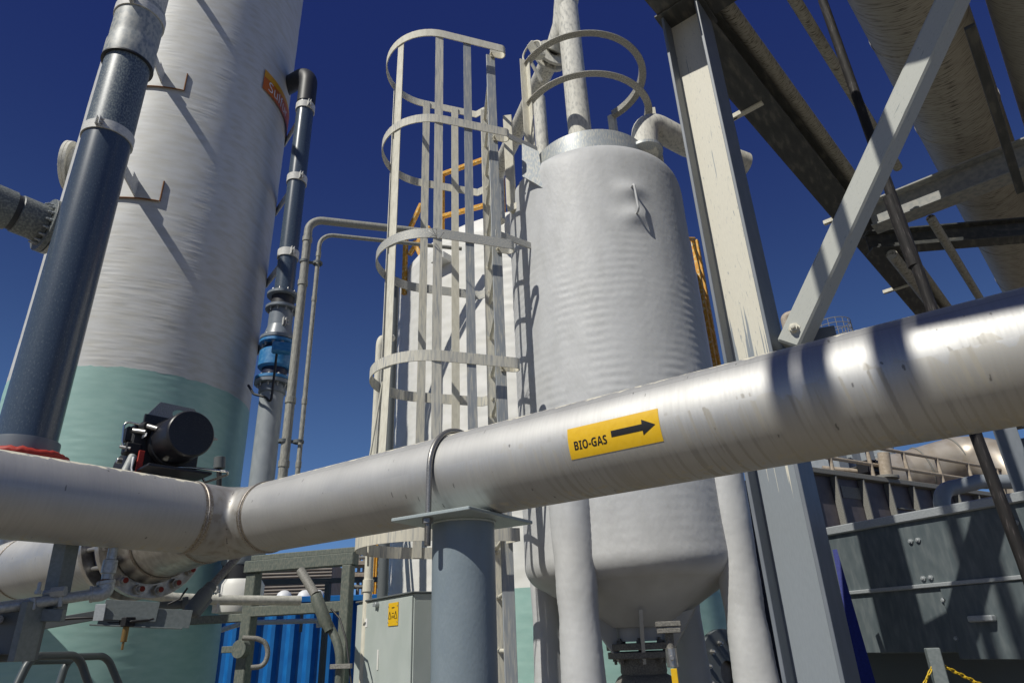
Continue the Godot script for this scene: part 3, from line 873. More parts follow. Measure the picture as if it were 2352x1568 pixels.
	var lv := boxobj("lever", Transform3D(Basis(Vector3.UP, 0.45), q + Vector3(0.02, -0.32, 0.04)), Vector3(0.032, 0.25, 0.008), M.sign_yellow, s)
	part("lettering", bent(letters("S", 0.016), func(x, yy, zz): return q + Basis(Vector3.UP, 0.45) * Vector3(0.02 - yy + 0.005, -0.36 + x - 0.02, 0.049 + zz)), M.ink, lv)
	# vent stack out of the lid
	var vp := pol(-26.4, 4.42)
	var v := thing("vent_stack", "tall white vent pipe rising from the vessel lid", "pipe", flat(vp, yh))
	cylobj("stack", flat(vp, yh + 0.002), flat(vp, 9.5), 0.098, M.dusty_white, v, 32)
	m = MB.new()
	m.lathe([Vector2(0.098, 0), Vector2(0.13, 0.015), Vector2(0.098, 0.05)], Transform3D(Basis.IDENTITY, flat(vp, yh)), 32)
	obj("weld", m, M.dusty_white, v)
	# lateral pipe from the stack down to the tank behind
	var j0 := hdp(1308, 20, 4.42); var j1 := hdp(1272, 118, 4.62); var j2 := hdp(1148, 385, 6.1)
	var l := thing("lateral_pipe", "dusty white pipe slanting from the vent stack down behind the ladder", "pipe", flat(j2, 5.0))
	var dir := (j2 - j1).normalized()
	m = MB.new()
	m.tube([j0 + Vector3(0.0, 0.12, 0.03), lerp(j0, j1, 0.4), j1], 0.115, 28, true, false, 0.75)
	obj("cone", m, M.dusty_white, l)
	flange(j1, dir, 0.05, 0.155, 0.03, 10, M.dusty_white, M.dusty_white, l, 0.013, 0.02)
	cylobj("valve_disc", j1 + dir * 0.031, j1 + dir * 0.075, 0.10, M.outlet, l)
	flange(j1 + dir * 0.076, dir, 0.05, 0.155, 0.03, 10, M.dusty_white, M.dusty_white, l, 0.013, 0.012, true)
	cylobj("pipe", j1 + dir * 0.106, j2, 0.088, M.rackpipe_light, l, 28)
	tubeobj("elbow", bends([j2 - dir * 0.02, j2 + dir * 0.15, flat(j2 + dir * 0.15, 5.9)], 0.2), 0.09, M.dusty_white, l, 24)
	cylobj("drop_pipe", hdp(1238, 225, 4.9), flat(hdp(1238, 225, 4.9), 4.9), 0.06, M.dusty_white, l, 20)
	# hand wheel of the lateral valve
	var hc := hdp(1222, 118, 4.45)
	var hw := thing("hand_wheel", "small white hand wheel beside the vent stack", "hand wheel", hc)
	var hax := (hc - j1).normalized()
	m = MB.new()
	m.tube(ring(hc, hax + Vector3(0.2, 0.55, 0.3), 0.105, 32), 0.009, 8, false, true)
	obj("rim", m, M.cage_white, hw)
	cylobj("spindle", hc, j1 + dir * 0.05, 0.012, M.cage_white, hw, 10)
	boxobj("gearbox", xf_z(hc + Vector3(0.01, 0.06, -0.06), hax), Vector3(0.08, 0.16, 0.1), M.cage_white, hw, 0.008)
	boxobj("bracket", xf_z(hdp(1232, 165, 4.5), hax), Vector3(0.02, 0.20, 0.03), M.cage_white, hw, 0.002)
	# curved guard rails on the lid
	var g := thing("lid_guard", "curved steel guard rails round the vessel lid", "railing", flat(WT, yh))
	for e in [[6.0, -28.0, 176.0], [5.57, -28.0, 125.0]]:
		m = MB.new()
		m.lathe([Vector2(0.500, e[0] - 0.028), Vector2(0.558, e[0] - 0.028), Vector2(0.558, e[0] - 0.020), Vector2(0.508, e[0] - 0.020), Vector2(0.508, e[0] + 0.03), Vector2(0.500, e[0] + 0.03), Vector2(0.500, e[0] - 0.028)], Transform3D(Basis.IDENTITY, WT), 60, deg_to_rad(e[1]), deg_to_rad(e[2]))
		obj("guard_ring", m, M.guard, g)
	for e in [[-29.0, 6.02, 4.55], [118.0, 5.62, 4.9], [176.0, 6.02, 4.9]]:
		var a := deg_to_rad(e[0])
		var dd := Vector3(sin(a), 0, cos(a))
		m = MB.new()
		m.prism(PackedVector2Array([Vector2(0, 0), Vector2(0.06, 0), Vector2(0.06, 0.007), Vector2(0.007, 0.007), Vector2(0.007, 0.06), Vector2(0, 0.06)]), e[1] - e[2], Transform3D(Basis(dd.cross(Vector3.UP) * -1.0, dd, Vector3.UP), WT + dd * 0.528 + Vector3(0, (e[1] + e[2]) / 2, 0)))
		obj("guard_post", m, M.cage_white, g)
	for k in 4:
		var a := deg_to_rad(-29.0 + (4.0 if k % 2 else -1.0))
		inst("bolt", boltmesh(0.014, 0.012, 0.02), M.cage_white, g, xf_axis(WT + Vector3(sin(a) * 0.535, 4.72 + 0.11 * (k / 2), cos(a) * 0.535), Vector3(sin(a), 0, cos(a))))
	# stiff plate that carries the ladder top at the left of the lid
	var pl := thing("ladder_bracket_plate", "galvanised plate bolted upright left of the vessel lid", "plate", flat(hdp(1205, 400, 3.95), 4.3))
	m = MB.new()
	var q1 := hdp(1196, 335, 3.9); var q2 := hdp(1215, 340, 4.0); var q3 := hdp(1240, 430, 3.85); var q4 := hdp(1200, 400, 3.85)
	m.prism(PackedVector2Array([Vector2(-0.02, 0.24), Vector2(0.10, 0.14), Vector2(0.12, -0.22), Vector2(0.06, -0.16), Vector2(-0.03, -0.08)]), 0.01, xf_z(hdp(1208, 385, 3.87), Vector3(0.55, 0.1, 1.0)))
	obj("plate", m, M.lid, pl)
	# elbow leaving the lid at the right
	var e0 := hdp(1478, 330, 4.25); var e1 := hdp(1482, 285, 4.30); var e2 := hdp(1575, 318, 4.55)
	var el := thing("lid_elbow", "dusty elbow pipe leaving the right of the vessel lid", "pipe", e0)
	tubeobj("elbow", bends([e0 - Vector3(0, 0.1, 0), e1 + Vector3(0, 0.03, 0), e2 + Vector3(0, -0.05, 0), e2 + Vector3(0.3, -0.1, -0.5)], 0.13, 10), 0.104, M.dusty_white, el, 28)
	flange(e0 - Vector3(0, 0.10, 0), Vector3(0, 1, 0), 0.05, 0.14, 0.03, 8, M.lid, M.lid, el, 0.014, 0.01)

# ---------------------------------------------------------------- bio-gas pipe with tee and branch
const PY := 2.1885
const PZ := -1.955
const PR := 0.162
const BX := -3.05
func pp(x: float, ang: float, r := PR) -> Vector3:      # point on the pipe skin; ang 0 faces +z, up positive
	return Vector3(x, PY + sin(ang) * r, PZ + cos(ang) * r)
func pipe_x(m: MB, x0: float, x1: float, r0: float, r1: float, seg := 64, n := 1) -> void:
	for i in n + 1:
		var x := lerpf(x0, x1, float(i) / n)
		var r := lerpf(r0, r1, float(i) / n)
		for j in seg + 1:
			var a := TAU * j / seg
			m.vert(pp(x, a, r), Vector3((r0 - r1) / (x1 - x0), sin(a), cos(a)).normalized(), Vector2(float(j) / seg, x))
	var s := m.v.size() - (n + 1) * (seg + 1)
	for i in n:
		for j in seg:
			var b := s + i * (seg + 1) + j
			m.quad(b, b + 1, b + seg + 2, b + seg + 1)
func weld_ring(c: Vector3, axis: Vector3, r: float, parent: Node, sd: int) -> void:
	var m := MB.new()
	var x := xf_axis(c, axis)
	var f := noise(0.6, sd, 2)
	var path := []
	for i in 90:
		var a := TAU * i / 90
		path.append(x * Vector3(sin(a) * (r + 0.0005), 0.002 * f.get_noise_1d(i * 1.3), cos(a) * (r + 0.0005)))
	m.tube(path, 0.0055, 8, false, true)
	obj("weld_bead", m, M.weld, parent)
	for sg in [-1, 1]:                                         # heat-tinted band each side
		m = MB.new()
		var wd := 0.018
		m.lathe([Vector2(r + 0.0008, 0.004), Vector2(r + 0.0008, wd)] if sg > 0 else [Vector2(r + 0.0008, -wd), Vector2(r + 0.0008, -0.004)], x, 64)
		obj("heat_tint", m, M.heat, parent)
func build_biogas_pipe() -> void:
	var t := thing("biogas_pipe", "large stainless steel pipe with yellow BIO-GAS label and a welded tee", "pipe", Vector3(-1.6, PY, PZ))
	var m := MB.new()
	pipe_x(m, -2.80, 1.6, PR, PR, 72, 2)
	obj("straight_pipe", m, M.pipe, t)
	# tee: run and branch joined by a soft crotch
	m = MB.new()
	tee_mesh(m)
	var tee := obj("tee", m, M.tee, t)
	m = MB.new()
	m.lathe([Vector2(PR, 0), Vector2(PR, 3.2)], Transform3D(Basis(Vector3.RIGHT, Vector3.BACK, Vector3.DOWN), Vector3(BX, PY, PZ + 0.254)), 64)
	obj("branch_pipe", m, M.branch, t)
	weld_ring(Vector3(-2.80, PY, PZ), Vector3.RIGHT, PR, t, 1)
	weld_ring(Vector3(BX, PY, PZ + 0.254), Vector3.BACK, PR, t, 2)
	weld_ring(Vector3(-3.304, PY, PZ), Vector3.RIGHT, PR, t, 3)
	# reducer up to the valve flange
	m = MB.new()
	pipe_x(m, -3.70, -3.304, 0.203, PR, 64, 6)
	obj("reducer", m, M.steel, t)
	m = MB.new()
	pipe_x(m, -3.80, -3.70, 0.225, 0.205, 64, 1)
	obj("stub_end", m, M.steel, t)
	weld_ring(Vector3(-3.70, PY, PZ), Vector3.RIGHT, 0.203, t, 4)
	flange(Vector3(-3.85, PY, PZ), Vector3.RIGHT, 0.205, 0.30, 0.04, 16, M.steel, M.bolt, t, 0.028, 0.0)
	for i in 16:                                               # red-capped stud ends
		var a := TAU * (i + 0.5) / 16
		var x := xf_axis(Vector3(-3.85, PY, PZ), Vector3.RIGHT)
		var p := x * Vector3(sin(a) * lerpf(0.205, 0.30, 0.58), 0.04 + 0.028, cos(a) * lerpf(0.205, 0.30, 0.58))
		cylobj("stud", p, p + Vector3(0.018, 0, 0), 0.0165, M.bolt, t, 12)
		cylobj("stud_cap", p + Vector3(0.018, 0, 0), p + Vector3(0.021, 0, 0), 0.0145, M.rust_red, t, 10, 0.0005)
	# marker label
	m = MB.new()
	var x0 := -1.043; var x1 := -0.729
	var q0 := deg_to_rad(-25.0); var q1 := deg_to_rad(10.0)
	for j in 12:
		var p := lerpf(q0, q1, j / 12.0); var q := lerpf(q0, q1, (j + 1) / 12.0)
		var b := m.v.size()
		for e in [[x0, p], [x1, p], [x1, q], [x0, q]]: m.vert(pp(e[0], e[1], PR + 0.0012), Vector3(0, sin(e[1]), cos(e[1])))
		m.quad(b, b + 1, b + 2, b + 3)
	var lab := obj("pipe_marker", m, M.sign_yellow, t)
	lab.set_meta("label", "yellow label with BIO-GAS and a black arrow")
	var wrapt := func(x: float, y: float, z: float) -> Vector3:
		return pp(x0 + 0.018 + x * 0.79, deg_to_rad(-10.8) + y / PR, PR + 0.0017 + z)
	part("lettering", bent(letters("BIO-GAS", 0.0272, true), wrapt), M.ink_plain, lab)
	m = MB.new()
	var ac := deg_to_rad(-6.6)
	var sh := 0.0098; var hd := 0.0235
	var xa := -0.889; var xb := -0.785; var xc := -0.742
	for j in 6:
		var u := lerpf(-sh, sh, j / 6.0) / PR + ac; var w := lerpf(-sh, sh, (j + 1) / 6.0) / PR + ac
		var b := m.v.size()
		for e in [[xa, u], [xb, u], [xb, w], [xa, w]]: m.vert(pp(e[0], e[1], PR + 0.002), Vector3(0, sin(e[1]), cos(e[1])))
		m.quad(b, b + 1, b + 2, b + 3)
	for j in 12:
		var u := lerpf(-hd, hd, j / 12.0); var w := lerpf(-hd, hd, (j + 1) / 12.0)
		var b := m.v.size()
		for e in [[xb, u], [lerpf(xc, xb, absf(u) / hd), u], [lerpf(xc, xb, absf(w) / hd), w], [xb, w]]: m.vert(pp(e[0], e[1] / PR + ac, PR + 0.002), Vector3(0, sin(e[1] / PR + ac), cos(e[1] / PR + ac)))
		m.quad(b, b + 1, b + 2, b + 3)
	obj("arrow", m, M.ink, lab)
func tee_mesh(m: MB) -> void:                                  # smooth union of two crossing tubes, outer skin only
	var L := 0.254
	var seg := 96
	var k := 0.035
	# run: each ring of the run is pushed out where the branch leaves it
	var fld := func(p: Vector3) -> float:
		var a := Vector2(p.y - PY, p.z - PZ).length() - PR
		var b := Vector2(p.y - PY, p.x - BX).length() - PR
		if p.z < PZ: b = sqrt(b * b * (1.0 if b > 0.0 else 0.0) + (PZ - p.z) * (PZ - p.z)) if b > 0.0 else maxf(b, PZ - p.z)
		var h := maxf(k - absf(a - b), 0.0) / k
		return minf(a, b) - h * h * k * 0.25
	var nx := 72
	# walk outwards from the axis skeleton: sample rays in planes and keep the last crossing
	var add := func(org: Array, dirs: Callable, rows: int, skip: Callable) -> void:
		var s := m.v.size()
		var ok := []
		for i in rows + 1:
			for j in seg + 1:
				var o: Vector3 = org[i]
				var d: Vector3 = dirs.call(TAU * j / seg)
				var lo := PR * 0.5; var hi := PR + 0.06
				if fld.call(o + d * hi) < 0.0:
					ok.append(false)
					m.vert(o + d * PR, d, Vector2(float(j) / seg, 0))
					continue
				for it in 18:
					var mid := (lo + hi) / 2
					if fld.call(o + d * mid) < 0.0: lo = mid
					else: hi = mid
				var p := o + d * lo
				var e := 5e-4
				var g := Vector3(fld.call(p + Vector3(e, 0, 0)) - fld.call(p - Vector3(e, 0, 0)), fld.call(p + Vector3(0, e, 0)) - fld.call(p - Vector3(0, e, 0)), fld.call(p + Vector3(0, 0, e)) - fld.call(p - Vector3(0, 0, e))).normalized()
				m.vert(p, g, Vector2(float(j) / seg, p.x + p.z))
				ok.append(not skip.call(p))
		for i in rows:
			for j in seg:
				var b := i * (seg + 1) + j
				if ok[b] and ok[b + 1] and ok[b + seg + 1] and ok[b + seg + 2]: m.quad(s + b, s + b + 1, s + b + seg + 2, s + b + seg + 1)
	var o1 := []
	for i in nx + 1: o1.append(Vector3(lerpf(BX - L, BX + L, float(i) / nx), PY, PZ))
	add.call(o1, func(a): return Vector3(0, sin(a), cos(a)), nx, func(p): return p.z - PZ > absf(p.x - BX) + 0.012)
	var o2 := []
	for i in nx + 1: o2.append(Vector3(BX, PY, lerpf(PZ, PZ + L, float(i) / nx)))
	add.call(o2, func(a): return Vector3(cos(a), sin(a), 0), nx, func(p): return p.z - PZ < absf(p.x - BX) - 0.012)

# ---------------------------------------------------------------- post under the pipe
func build_support() -> void:
	var c := Vector3(-1.61, 0, PZ)
	var t := thing("pipe_support", "gray painted round post with a steel plate and U-bolt holding the pipe", "pipe support", c)
	var top := PY - PR - 0.002
	cylobj("post", c, c + Vector3(0, top - 0.014, 0), 0.1145, M.post, t, 64)
	boxobj("top_plate", Transform3D(Basis(Vector3.UP, 0.06), Vector3(-1.61, top - 0.007, PZ - 0.005)), Vector3(0.345, 0.013, 0.42), M.galv_plate, t, 0.0025)
	var m := MB.new()
	m.tube(ring(Vector3(-1.61, top - 0.017, PZ), Vector3.UP, 0.1165, 60), 0.005, 8, false, true)
	obj("weld_bead", m, M.galv_plate, t)
	var ux := -1.628
	var path := []
	var rr := PR + 0.0125
	path.append(Vector3(ux, top - 0.105, PZ + rr))
	for k in 33:
		var a := PI * k / 32
		path.append(Vector3(ux + 0.004, PY + sin(a) * rr, PZ + cos(a) * rr))
	path.append(Vector3(ux, top - 0.105, PZ - rr))
	tubeobj("u_bolt", path, 0.0105, M.dull_steel, t, 16)
	for s in [-1, 1]:
		inst("nut", boltmesh(0.0205, 0.017, 0.0), M.dull_steel, t, xf_axis(Vector3(ux, top - 0.032, PZ + rr * s), Vector3.UP))
		m = MB.new()
		for k in 22:
			var y := top - 0.040 - 0.0031 * k
			m.lathe([Vector2(0.0106, y), Vector2(0.0122, y - 0.0012), Vector2(0.0106, y - 0.0024)], Transform3D(Basis.IDENTITY, Vector3(ux, 0, PZ + rr * s)), 12)
		obj("thread", m, M.dull_steel, t)

# ---------------------------------------------------------------- pipes round the tower
func clamp_to_tower(parent: Node, c: Vector3, r: float, y: float, arm_mat: Material, aim := Vector3.ZERO) -> void:
	var m := MB.new()
	m.lathe([Vector2(r + 0.002, y - 0.05), Vector2(r + 0.014, y - 0.05), Vector2(r + 0.014, y + 0.05), Vector2(r + 0.002, y + 0.05)], Transform3D(Basis.IDENTITY, flat(c, 0)), 48)
	obj("clamp_ring", m, M.clamp, parent)
	var d := flat(TW - c, 0).normalized()
	var gap := flat(TW - c, 0).length() - TR
	if aim != Vector3.ZERO:
		d = flat(aim - c, 0).normalized()
		gap = flat(aim - c, 0).length()
	var side := d.cross(Vector3.UP)
	if gap > 0.0:
		boxobj("clamp_arm", xf_z(flat(c, y) + d * (r + 0.014 + gap) / 2, d), Vector3(0.016, 0.13, gap - r - 0.016), arm_mat, parent, 0.002)
	for s in [-1, 1]:                                        # bolted ears at the front
		boxobj("clamp_ear", xf_z(flat(c, y) - d * (r + 0.03) + side * 0.014 * s, d), Vector3(0.008, 0.095, 0.06), M.clamp, parent, 0.001)
	for k in 2: inst("bolt", boltmesh(0.012, 0.01, 0.018), M.bolt, parent, xf_axis(flat(c, y - 0.022 + 0.044 * k) - d * (r + 0.035) + side * 0.018, side))
func build_left_pipes() -> void:
	var c := pol(-72.2, 6.15)
	var t := thing("downcomer_pipe", "thick blue-gray plastic pipe standing in front of the white tower", "pipe", flat(c, 3.0))
	var yc := hdp(300, 122, 5.96).y
	var ycl := hdp(258, 292, 5.96).y
	cylobj("lower_pipe", flat(c, 3.042), flat(c, ycl), 0.2037, M.blue_pvc, t, 56)
	cylobj("upper_pipe", flat(c, ycl), flat(c, yc + 0.1), 0.2033, M.blue_pvc_dusty, t, 56)
	var m := MB.new()
	var h1 := hdp(322, 18, 5.96).y
	var ym := lerpf(yc, h1, 0.42)
	m.lathe([Vector2(0.192, yc), Vector2(0.2268, yc), Vector2(0.2306, yc + 0.03), Vector2(0.2306, ym - 0.05), Vector2(0.2210, ym), Vector2(0.2172, ym + 0.04), Vector2(0.2230, ym + 0.08), Vector2(0.2230, h1 + 0.15), Vector2(0.2, h1 + 0.15)], Transform3D(Basis.IDENTITY, c), 56)
	obj("coupling", m, M.pvc_dust, t)
	m = MB.new()
	m.lathe([Vector2(0.192, yc - 0.012), Vector2(0.2335, yc - 0.012), Vector2(0.2335, yc + 0.004), Vector2(0.192, yc + 0.004)], Transform3D(Basis.IDENTITY, c), 56)
	obj("rubber_seal", m, M.dark_pipe, t)
	cylobj("head_pipe", flat(c, h1 + 0.15), flat(c, 11.0), 0.2057, M.dusty_white, t, 48)
	clamp_to_tower(t, c, 0.2037, ycl, M.clamp)
	clamp_to_tower(t, c, 0.2230, h1 + 0.04, M.clamp)
	clamp_to_tower(t, c, 0.2057, h1 + 1.7, M.clamp)
	m = MB.new()
	m.lathe([Vector2(0.2018, 3.138), Vector2(0.2268, 3.133), Vector2(0.2287, 3.118), Vector2(0.2287, 3.027), Vector2(0.2018, 3.027)], Transform3D(Basis.IDENTITY, c), 48)
	obj("base_collar", m, M.pvc_plain, t)
	m = MB.new()
	var f := noise(1.0, 81, 2)
	var path := ring(flat(c, 2.998), Vector3.UP, 0.279, 72)
	for i in path.size(): path[i] += Vector3(0, 0.018 * f.get_noise_1d(i * 2.3), 0)
	m.tube(path, 0.032, 10, false, true)
	m.lathe([Vector2(0.2018, 3.024), Vector2(0.279, 3.027)], Transform3D(Basis.IDENTITY, c), 48)
	obj("flange_cover", m, M.red, t)
	cylobj("flange_pair", flat(c, 2.917), flat(c, 2.984), 0.279, M.steel, t, 48)
	# mounting plates on the tower behind that pipe
	var dirp := flat(c - TW, 0).normalized()
	for y in [hdp(400, 192, 6.93).y, hdp(330, 438, 6.93).y]:
		var pl := thing("mounting_plate", "white plate with rusty edge on the tower, upper of the pair behind the blue-gray pipe" if y > 7.0 else "white plate with rusty edge on the tower, lower of the pair behind the blue-gray pipe", "plate", flat(TW + dirp * TR, y), "mounting plates behind the blue-gray pipe")
		var a0 := atan2(dirp.x, dirp.z)
		var mm := curved_patch(TW, TR + 0.026, a0 - 0.22, a0 + 0.205, y - 0.14, y + 0.14, 12)
		for e in [a0 - 0.22, a0 + 0.205]:
			var n0 := Vector3(sin(e), 0, cos(e)); var sd := Vector3(cos(e), 0, -sin(e)) * (1.0 if e > a0 else -1.0)
			mm.face([TW + n0 * (TR - 0.02) + Vector3(0, y - 0.14, 0), TW + n0 * (TR + 0.026) + Vector3(0, y - 0.14, 0), TW + n0 * (TR + 0.026) + Vector3(0, y + 0.14, 0), TW + n0 * (TR - 0.02) + Vector3(0, y + 0.14, 0)], sd)
		for k in 12:
			var e0 := lerpf(a0 - 0.22, a0 + 0.205, k / 12.0); var e1 := lerpf(a0 - 0.22, a0 + 0.205, (k + 1) / 12.0)
			var n0 := Vector3(sin(e0), 0, cos(e0)); var n1 := Vector3(sin(e1), 0, cos(e1))
			for s in [-1, 1]:
				mm.face([TW + n0 * (TR - 0.02) + Vector3(0, y + 0.14 * s, 0), TW + n1 * (TR - 0.02) + Vector3(0, y + 0.14 * s, 0), TW + n1 * (TR + 0.026) + Vector3(0, y + 0.14 * s, 0), TW + n0 * (TR + 0.026) + Vector3(0, y + 0.14 * s, 0)], Vector3(0, s, 0))
		obj("plate", mm, M.tower, pl)
		var rim := []
		for k in 13:
			var e0 := lerpf(a0 - 0.22, a0 + 0.205, k / 12.0)
			rim.append(TW + Vector3(sin(e0), 0, cos(e0)) * (TR + 0.022) + Vector3(0, y - 0.14, 0))
		rim.append(TW + Vector3(sin(a0 + 0.205), 0, cos(a0 + 0.205)) * (TR + 0.022) + Vector3(0, y + 0.12, 0))
		tubeobj("rust_edge", rim, 0.009, M.rust, pl, 6)
		boxobj("gusset", xf_z(flat(TW, y) + dirp * (TR + 0.10), dirp), Vector3(0.014, 0.16, 0.16), M.tower, pl, 0.002)
	# gray riser with the blue flow meter, right of the tower
	var r := pol(-55.95, 7.22)
	var g := thing("flowmeter_riser", "gray plastic riser with a bright blue flow meter right of the white tower", "pipe", flat(r, 2.75))
	var ya := func(py: float, px := 650.0) -> float: return hdp(px, py, 7.1).y
	var y_el: float = ya.call(225, 705)
	var y_f1: float = ya.call(672, 645)
	var y_f2: float = ya.call(697, 645)
	var y_f3: float = ya.call(775, 635)
	var y_b1: float = ya.call(788, 630)
	var y_b2: float = ya.call(852, 625)
	var y_f4: float = ya.call(862, 625)
	var y_c: float = ya.call(893, 622)
	cylobj("upper_pipe", flat(r, y_f1), flat(r, y_el), 0.109, M.blue_pvc, g, 36)
	tubeobj("top_elbow", bends([flat(r, y_el), flat(r, y_el + 0.55), flat(r, y_el + 0.55) + Vector3(-0.75, 0.12, 0.0)], 0.24, 10), 0.119, M.dark_pipe, g, 28)
	flange(flat(r, y_f1), Vector3.UP, 0.095, 0.179, 0.035, 10, M.gray_pipe, M.bolt, g, 0.014, 0.024)
	cylobj("gasket", flat(r, y_f2), flat(r, y_f1), 0.127, M.dark_pipe, g, 28)
	flange(flat(r, y_f2 - 0.035), Vector3.UP, 0.095, 0.179, 0.035, 10, M.gray_pipe, M.bolt, g, 0.014, 0.024, true)
	cylobj("adapter", flat(r, y_f2 - 0.30), flat(r, y_f2 - 0.035), 0.131, M.gray_pipe, g, 36, 0.01)
	cylobj("neck", flat(r, y_f3 + 0.20), flat(r, y_f2 - 0.30), 0.115, M.gray_pipe, g, 36)
	var mm2 := MB.new()
	mm2.lathe([Vector2(0.115, y_f3 + 0.24), Vector2(0.163, y_f3 + 0.05)], Transform3D(Basis.IDENTITY, flat(r, 0)), 36)
	obj("reducer", mm2, M.gray_pipe, g)
	flange(flat(r, y_f3), Vector3.UP, 0.095, 0.195, 0.04, 10, M.gray_pipe, M.bolt, g, 0.014, 0.016)
	flange(flat(r, y_f3 - 0.045), Vector3.UP, 0.095, 0.195, 0.035, 10, M.flow_blue, M.bolt, g, 0.018, 0.02, true, "meter_flange")
	cylobj("meter_body", flat(r, y_b2 + 0.06), flat(r, y_b1 - 0.05), 0.181, M.flow_blue, g, 40, 0.02)
	cylobj("meter_neck", flat(r, y_f4), flat(r, y_b1), 0.135, M.dark_blue, g, 32)
	flange(flat(r, y_f4 - 0.03), Vector3.UP, 0.095, 0.195, 0.035, 10, M.flow_blue, M.bolt, g, 0.018, 0.012, false, "meter_flange")
	flange(flat(r, y_f4 - 0.075), Vector3.UP, 0.095, 0.195, 0.04, 10, M.gray_pipe, M.bolt, g, 0.014, 0.024, true)
	cylobj("collar", flat(r, y_c - 0.02), flat(r, y_f4 - 0.075), 0.142, M.gray_pipe, g, 36, 0.01)
	cylobj("lower_pipe", flat(r, 2.75), flat(r, y_c), 0.123, M.gray_pipe_light, g, 40)
	var cd := (CAM - flat(r, 0)); cd.y = 0; cd = cd.normalized()
	boxobj("terminal_box", xf_z(flat(r, lerpf(y_b1, y_b2, 0.42)) + cd * 0.26 + Vector3(0.08, 0, 0), cd), Vector3(0.20, 0.119, 0.10), M.flow_blue, g, 0.015)
	var k0 := flat(r, lerpf(y_b1, y_b2, 0.62)) + cd * 0.30
	tubeobj("signal_cable", bends([k0, k0 - Vector3(0, 0.55, 0), hdp(610, 912, 7.0), hdp(582, 905, 7.1), hdp(570, 885, 7.3)], 0.12), 0.013, M.cable, g, 8)
	for py in [[236, 703], [402, 683], [575, 662]]: clamp_to_tower(g, r, 0.109, ya.call(py[0], py[1]), M.clamp, Vector3(-6.74, 0, -4.29))
	clamp_to_tower(g, r, 0.116, ya.call(738, 640), M.clamp, Vector3(-6.74, 0, -4.29))
	var vc := pol(-56.6, 7.3)
	m = MB.new()
	m.lathe([Vector2(0.10, 1.93), Vector2(0.2, 1.96), Vector2(0.222, 2.02), Vector2(0.222, 2.20), Vector2(0.19, 2.25)], Transform3D(Basis.IDENTITY, vc), 36)
	obj("white_boot", m, M.plain_white, g)
	m = MB.new()
	m.lathe([Vector2(0.17, 2.36), Vector2(0.2, 2.40), Vector2(0.2, 2.66), Vector2(0.21, 2.67), Vector2(0.21, 2.72), Vector2(0.1, 2.78)], Transform3D(Basis.IDENTITY, vc), 36)
	obj("boot_cap", m, M.gray_pipe_light, g)
	cylobj("boot_band", flat(vc, 2.23), flat(vc, 2.38), 0.185, M.cable, g, 32)
	# the two slim risers in front of it
	var spec := [[-54.39, 6.2, 0.042, 497.0, 700.0, "slim dusty pipe standing right of the gray riser, bending over at its top"], [-53.24, 6.2, 0.022, 532.0, 732.0, "slimmest dusty pipe of the pair beside the gray riser, bending over below the other"]]
	for e in spec:
		var c0 := pol(e[0], e[1])
		var y1 := hdp(e[4], e[3] + 5, e[1]).y
		var p := thing("slim_riser", e[5], "pipe", flat(c0, 2.72))
		var end := hdp(1060, 520, 6.3) if e[2] > 0.04 else hdp(1060, 543, 6.3)
		tubeobj("pipe", bends([flat(c0, 2.72) + Vector3(-0.15, 0, -1.6), flat(c0, 2.72), flat(c0, y1), Vector3(end.x, y1, end.z)], 0.14, 8), e[2], M.slim, p, 20)
		for yy in [y1 - 0.28, y1 - 0.8, 3.1, 3.7]: cylobj("socket", flat(c0, yy), flat(c0, yy + 0.06), e[2] * 1.18, M.slim, p, 18)
	for py in [[603, 716], [1014, 670]]:
		var q := hdp(py[1], py[0], 6.2)
		var b := thing("riser_clip", "dark strut clip tying the two slim risers together, upper one" if py[0] < 800 else "dark strut clip tying the two slim risers together, lower one", "clip", q, "clips on the slim risers")
		boxobj("strut", xf_z(q, CAM - q), Vector3(0.21, 0.032, 0.026), M.fitting_gray, b, 0.002)
		for sx in [-0.075, 0.055]:
			var jaw := xf_z(q, CAM - q)
			m = MB.new()
			m.lathe([Vector2(0.043, -0.014), Vector2(0.047, -0.014), Vector2(0.047, 0.014), Vector2(0.043, 0.014)], Transform3D(Basis.IDENTITY, jaw * Vector3(sx, 0, 0)), 20)
			obj("jaw", m, M.fitting_gray, b)

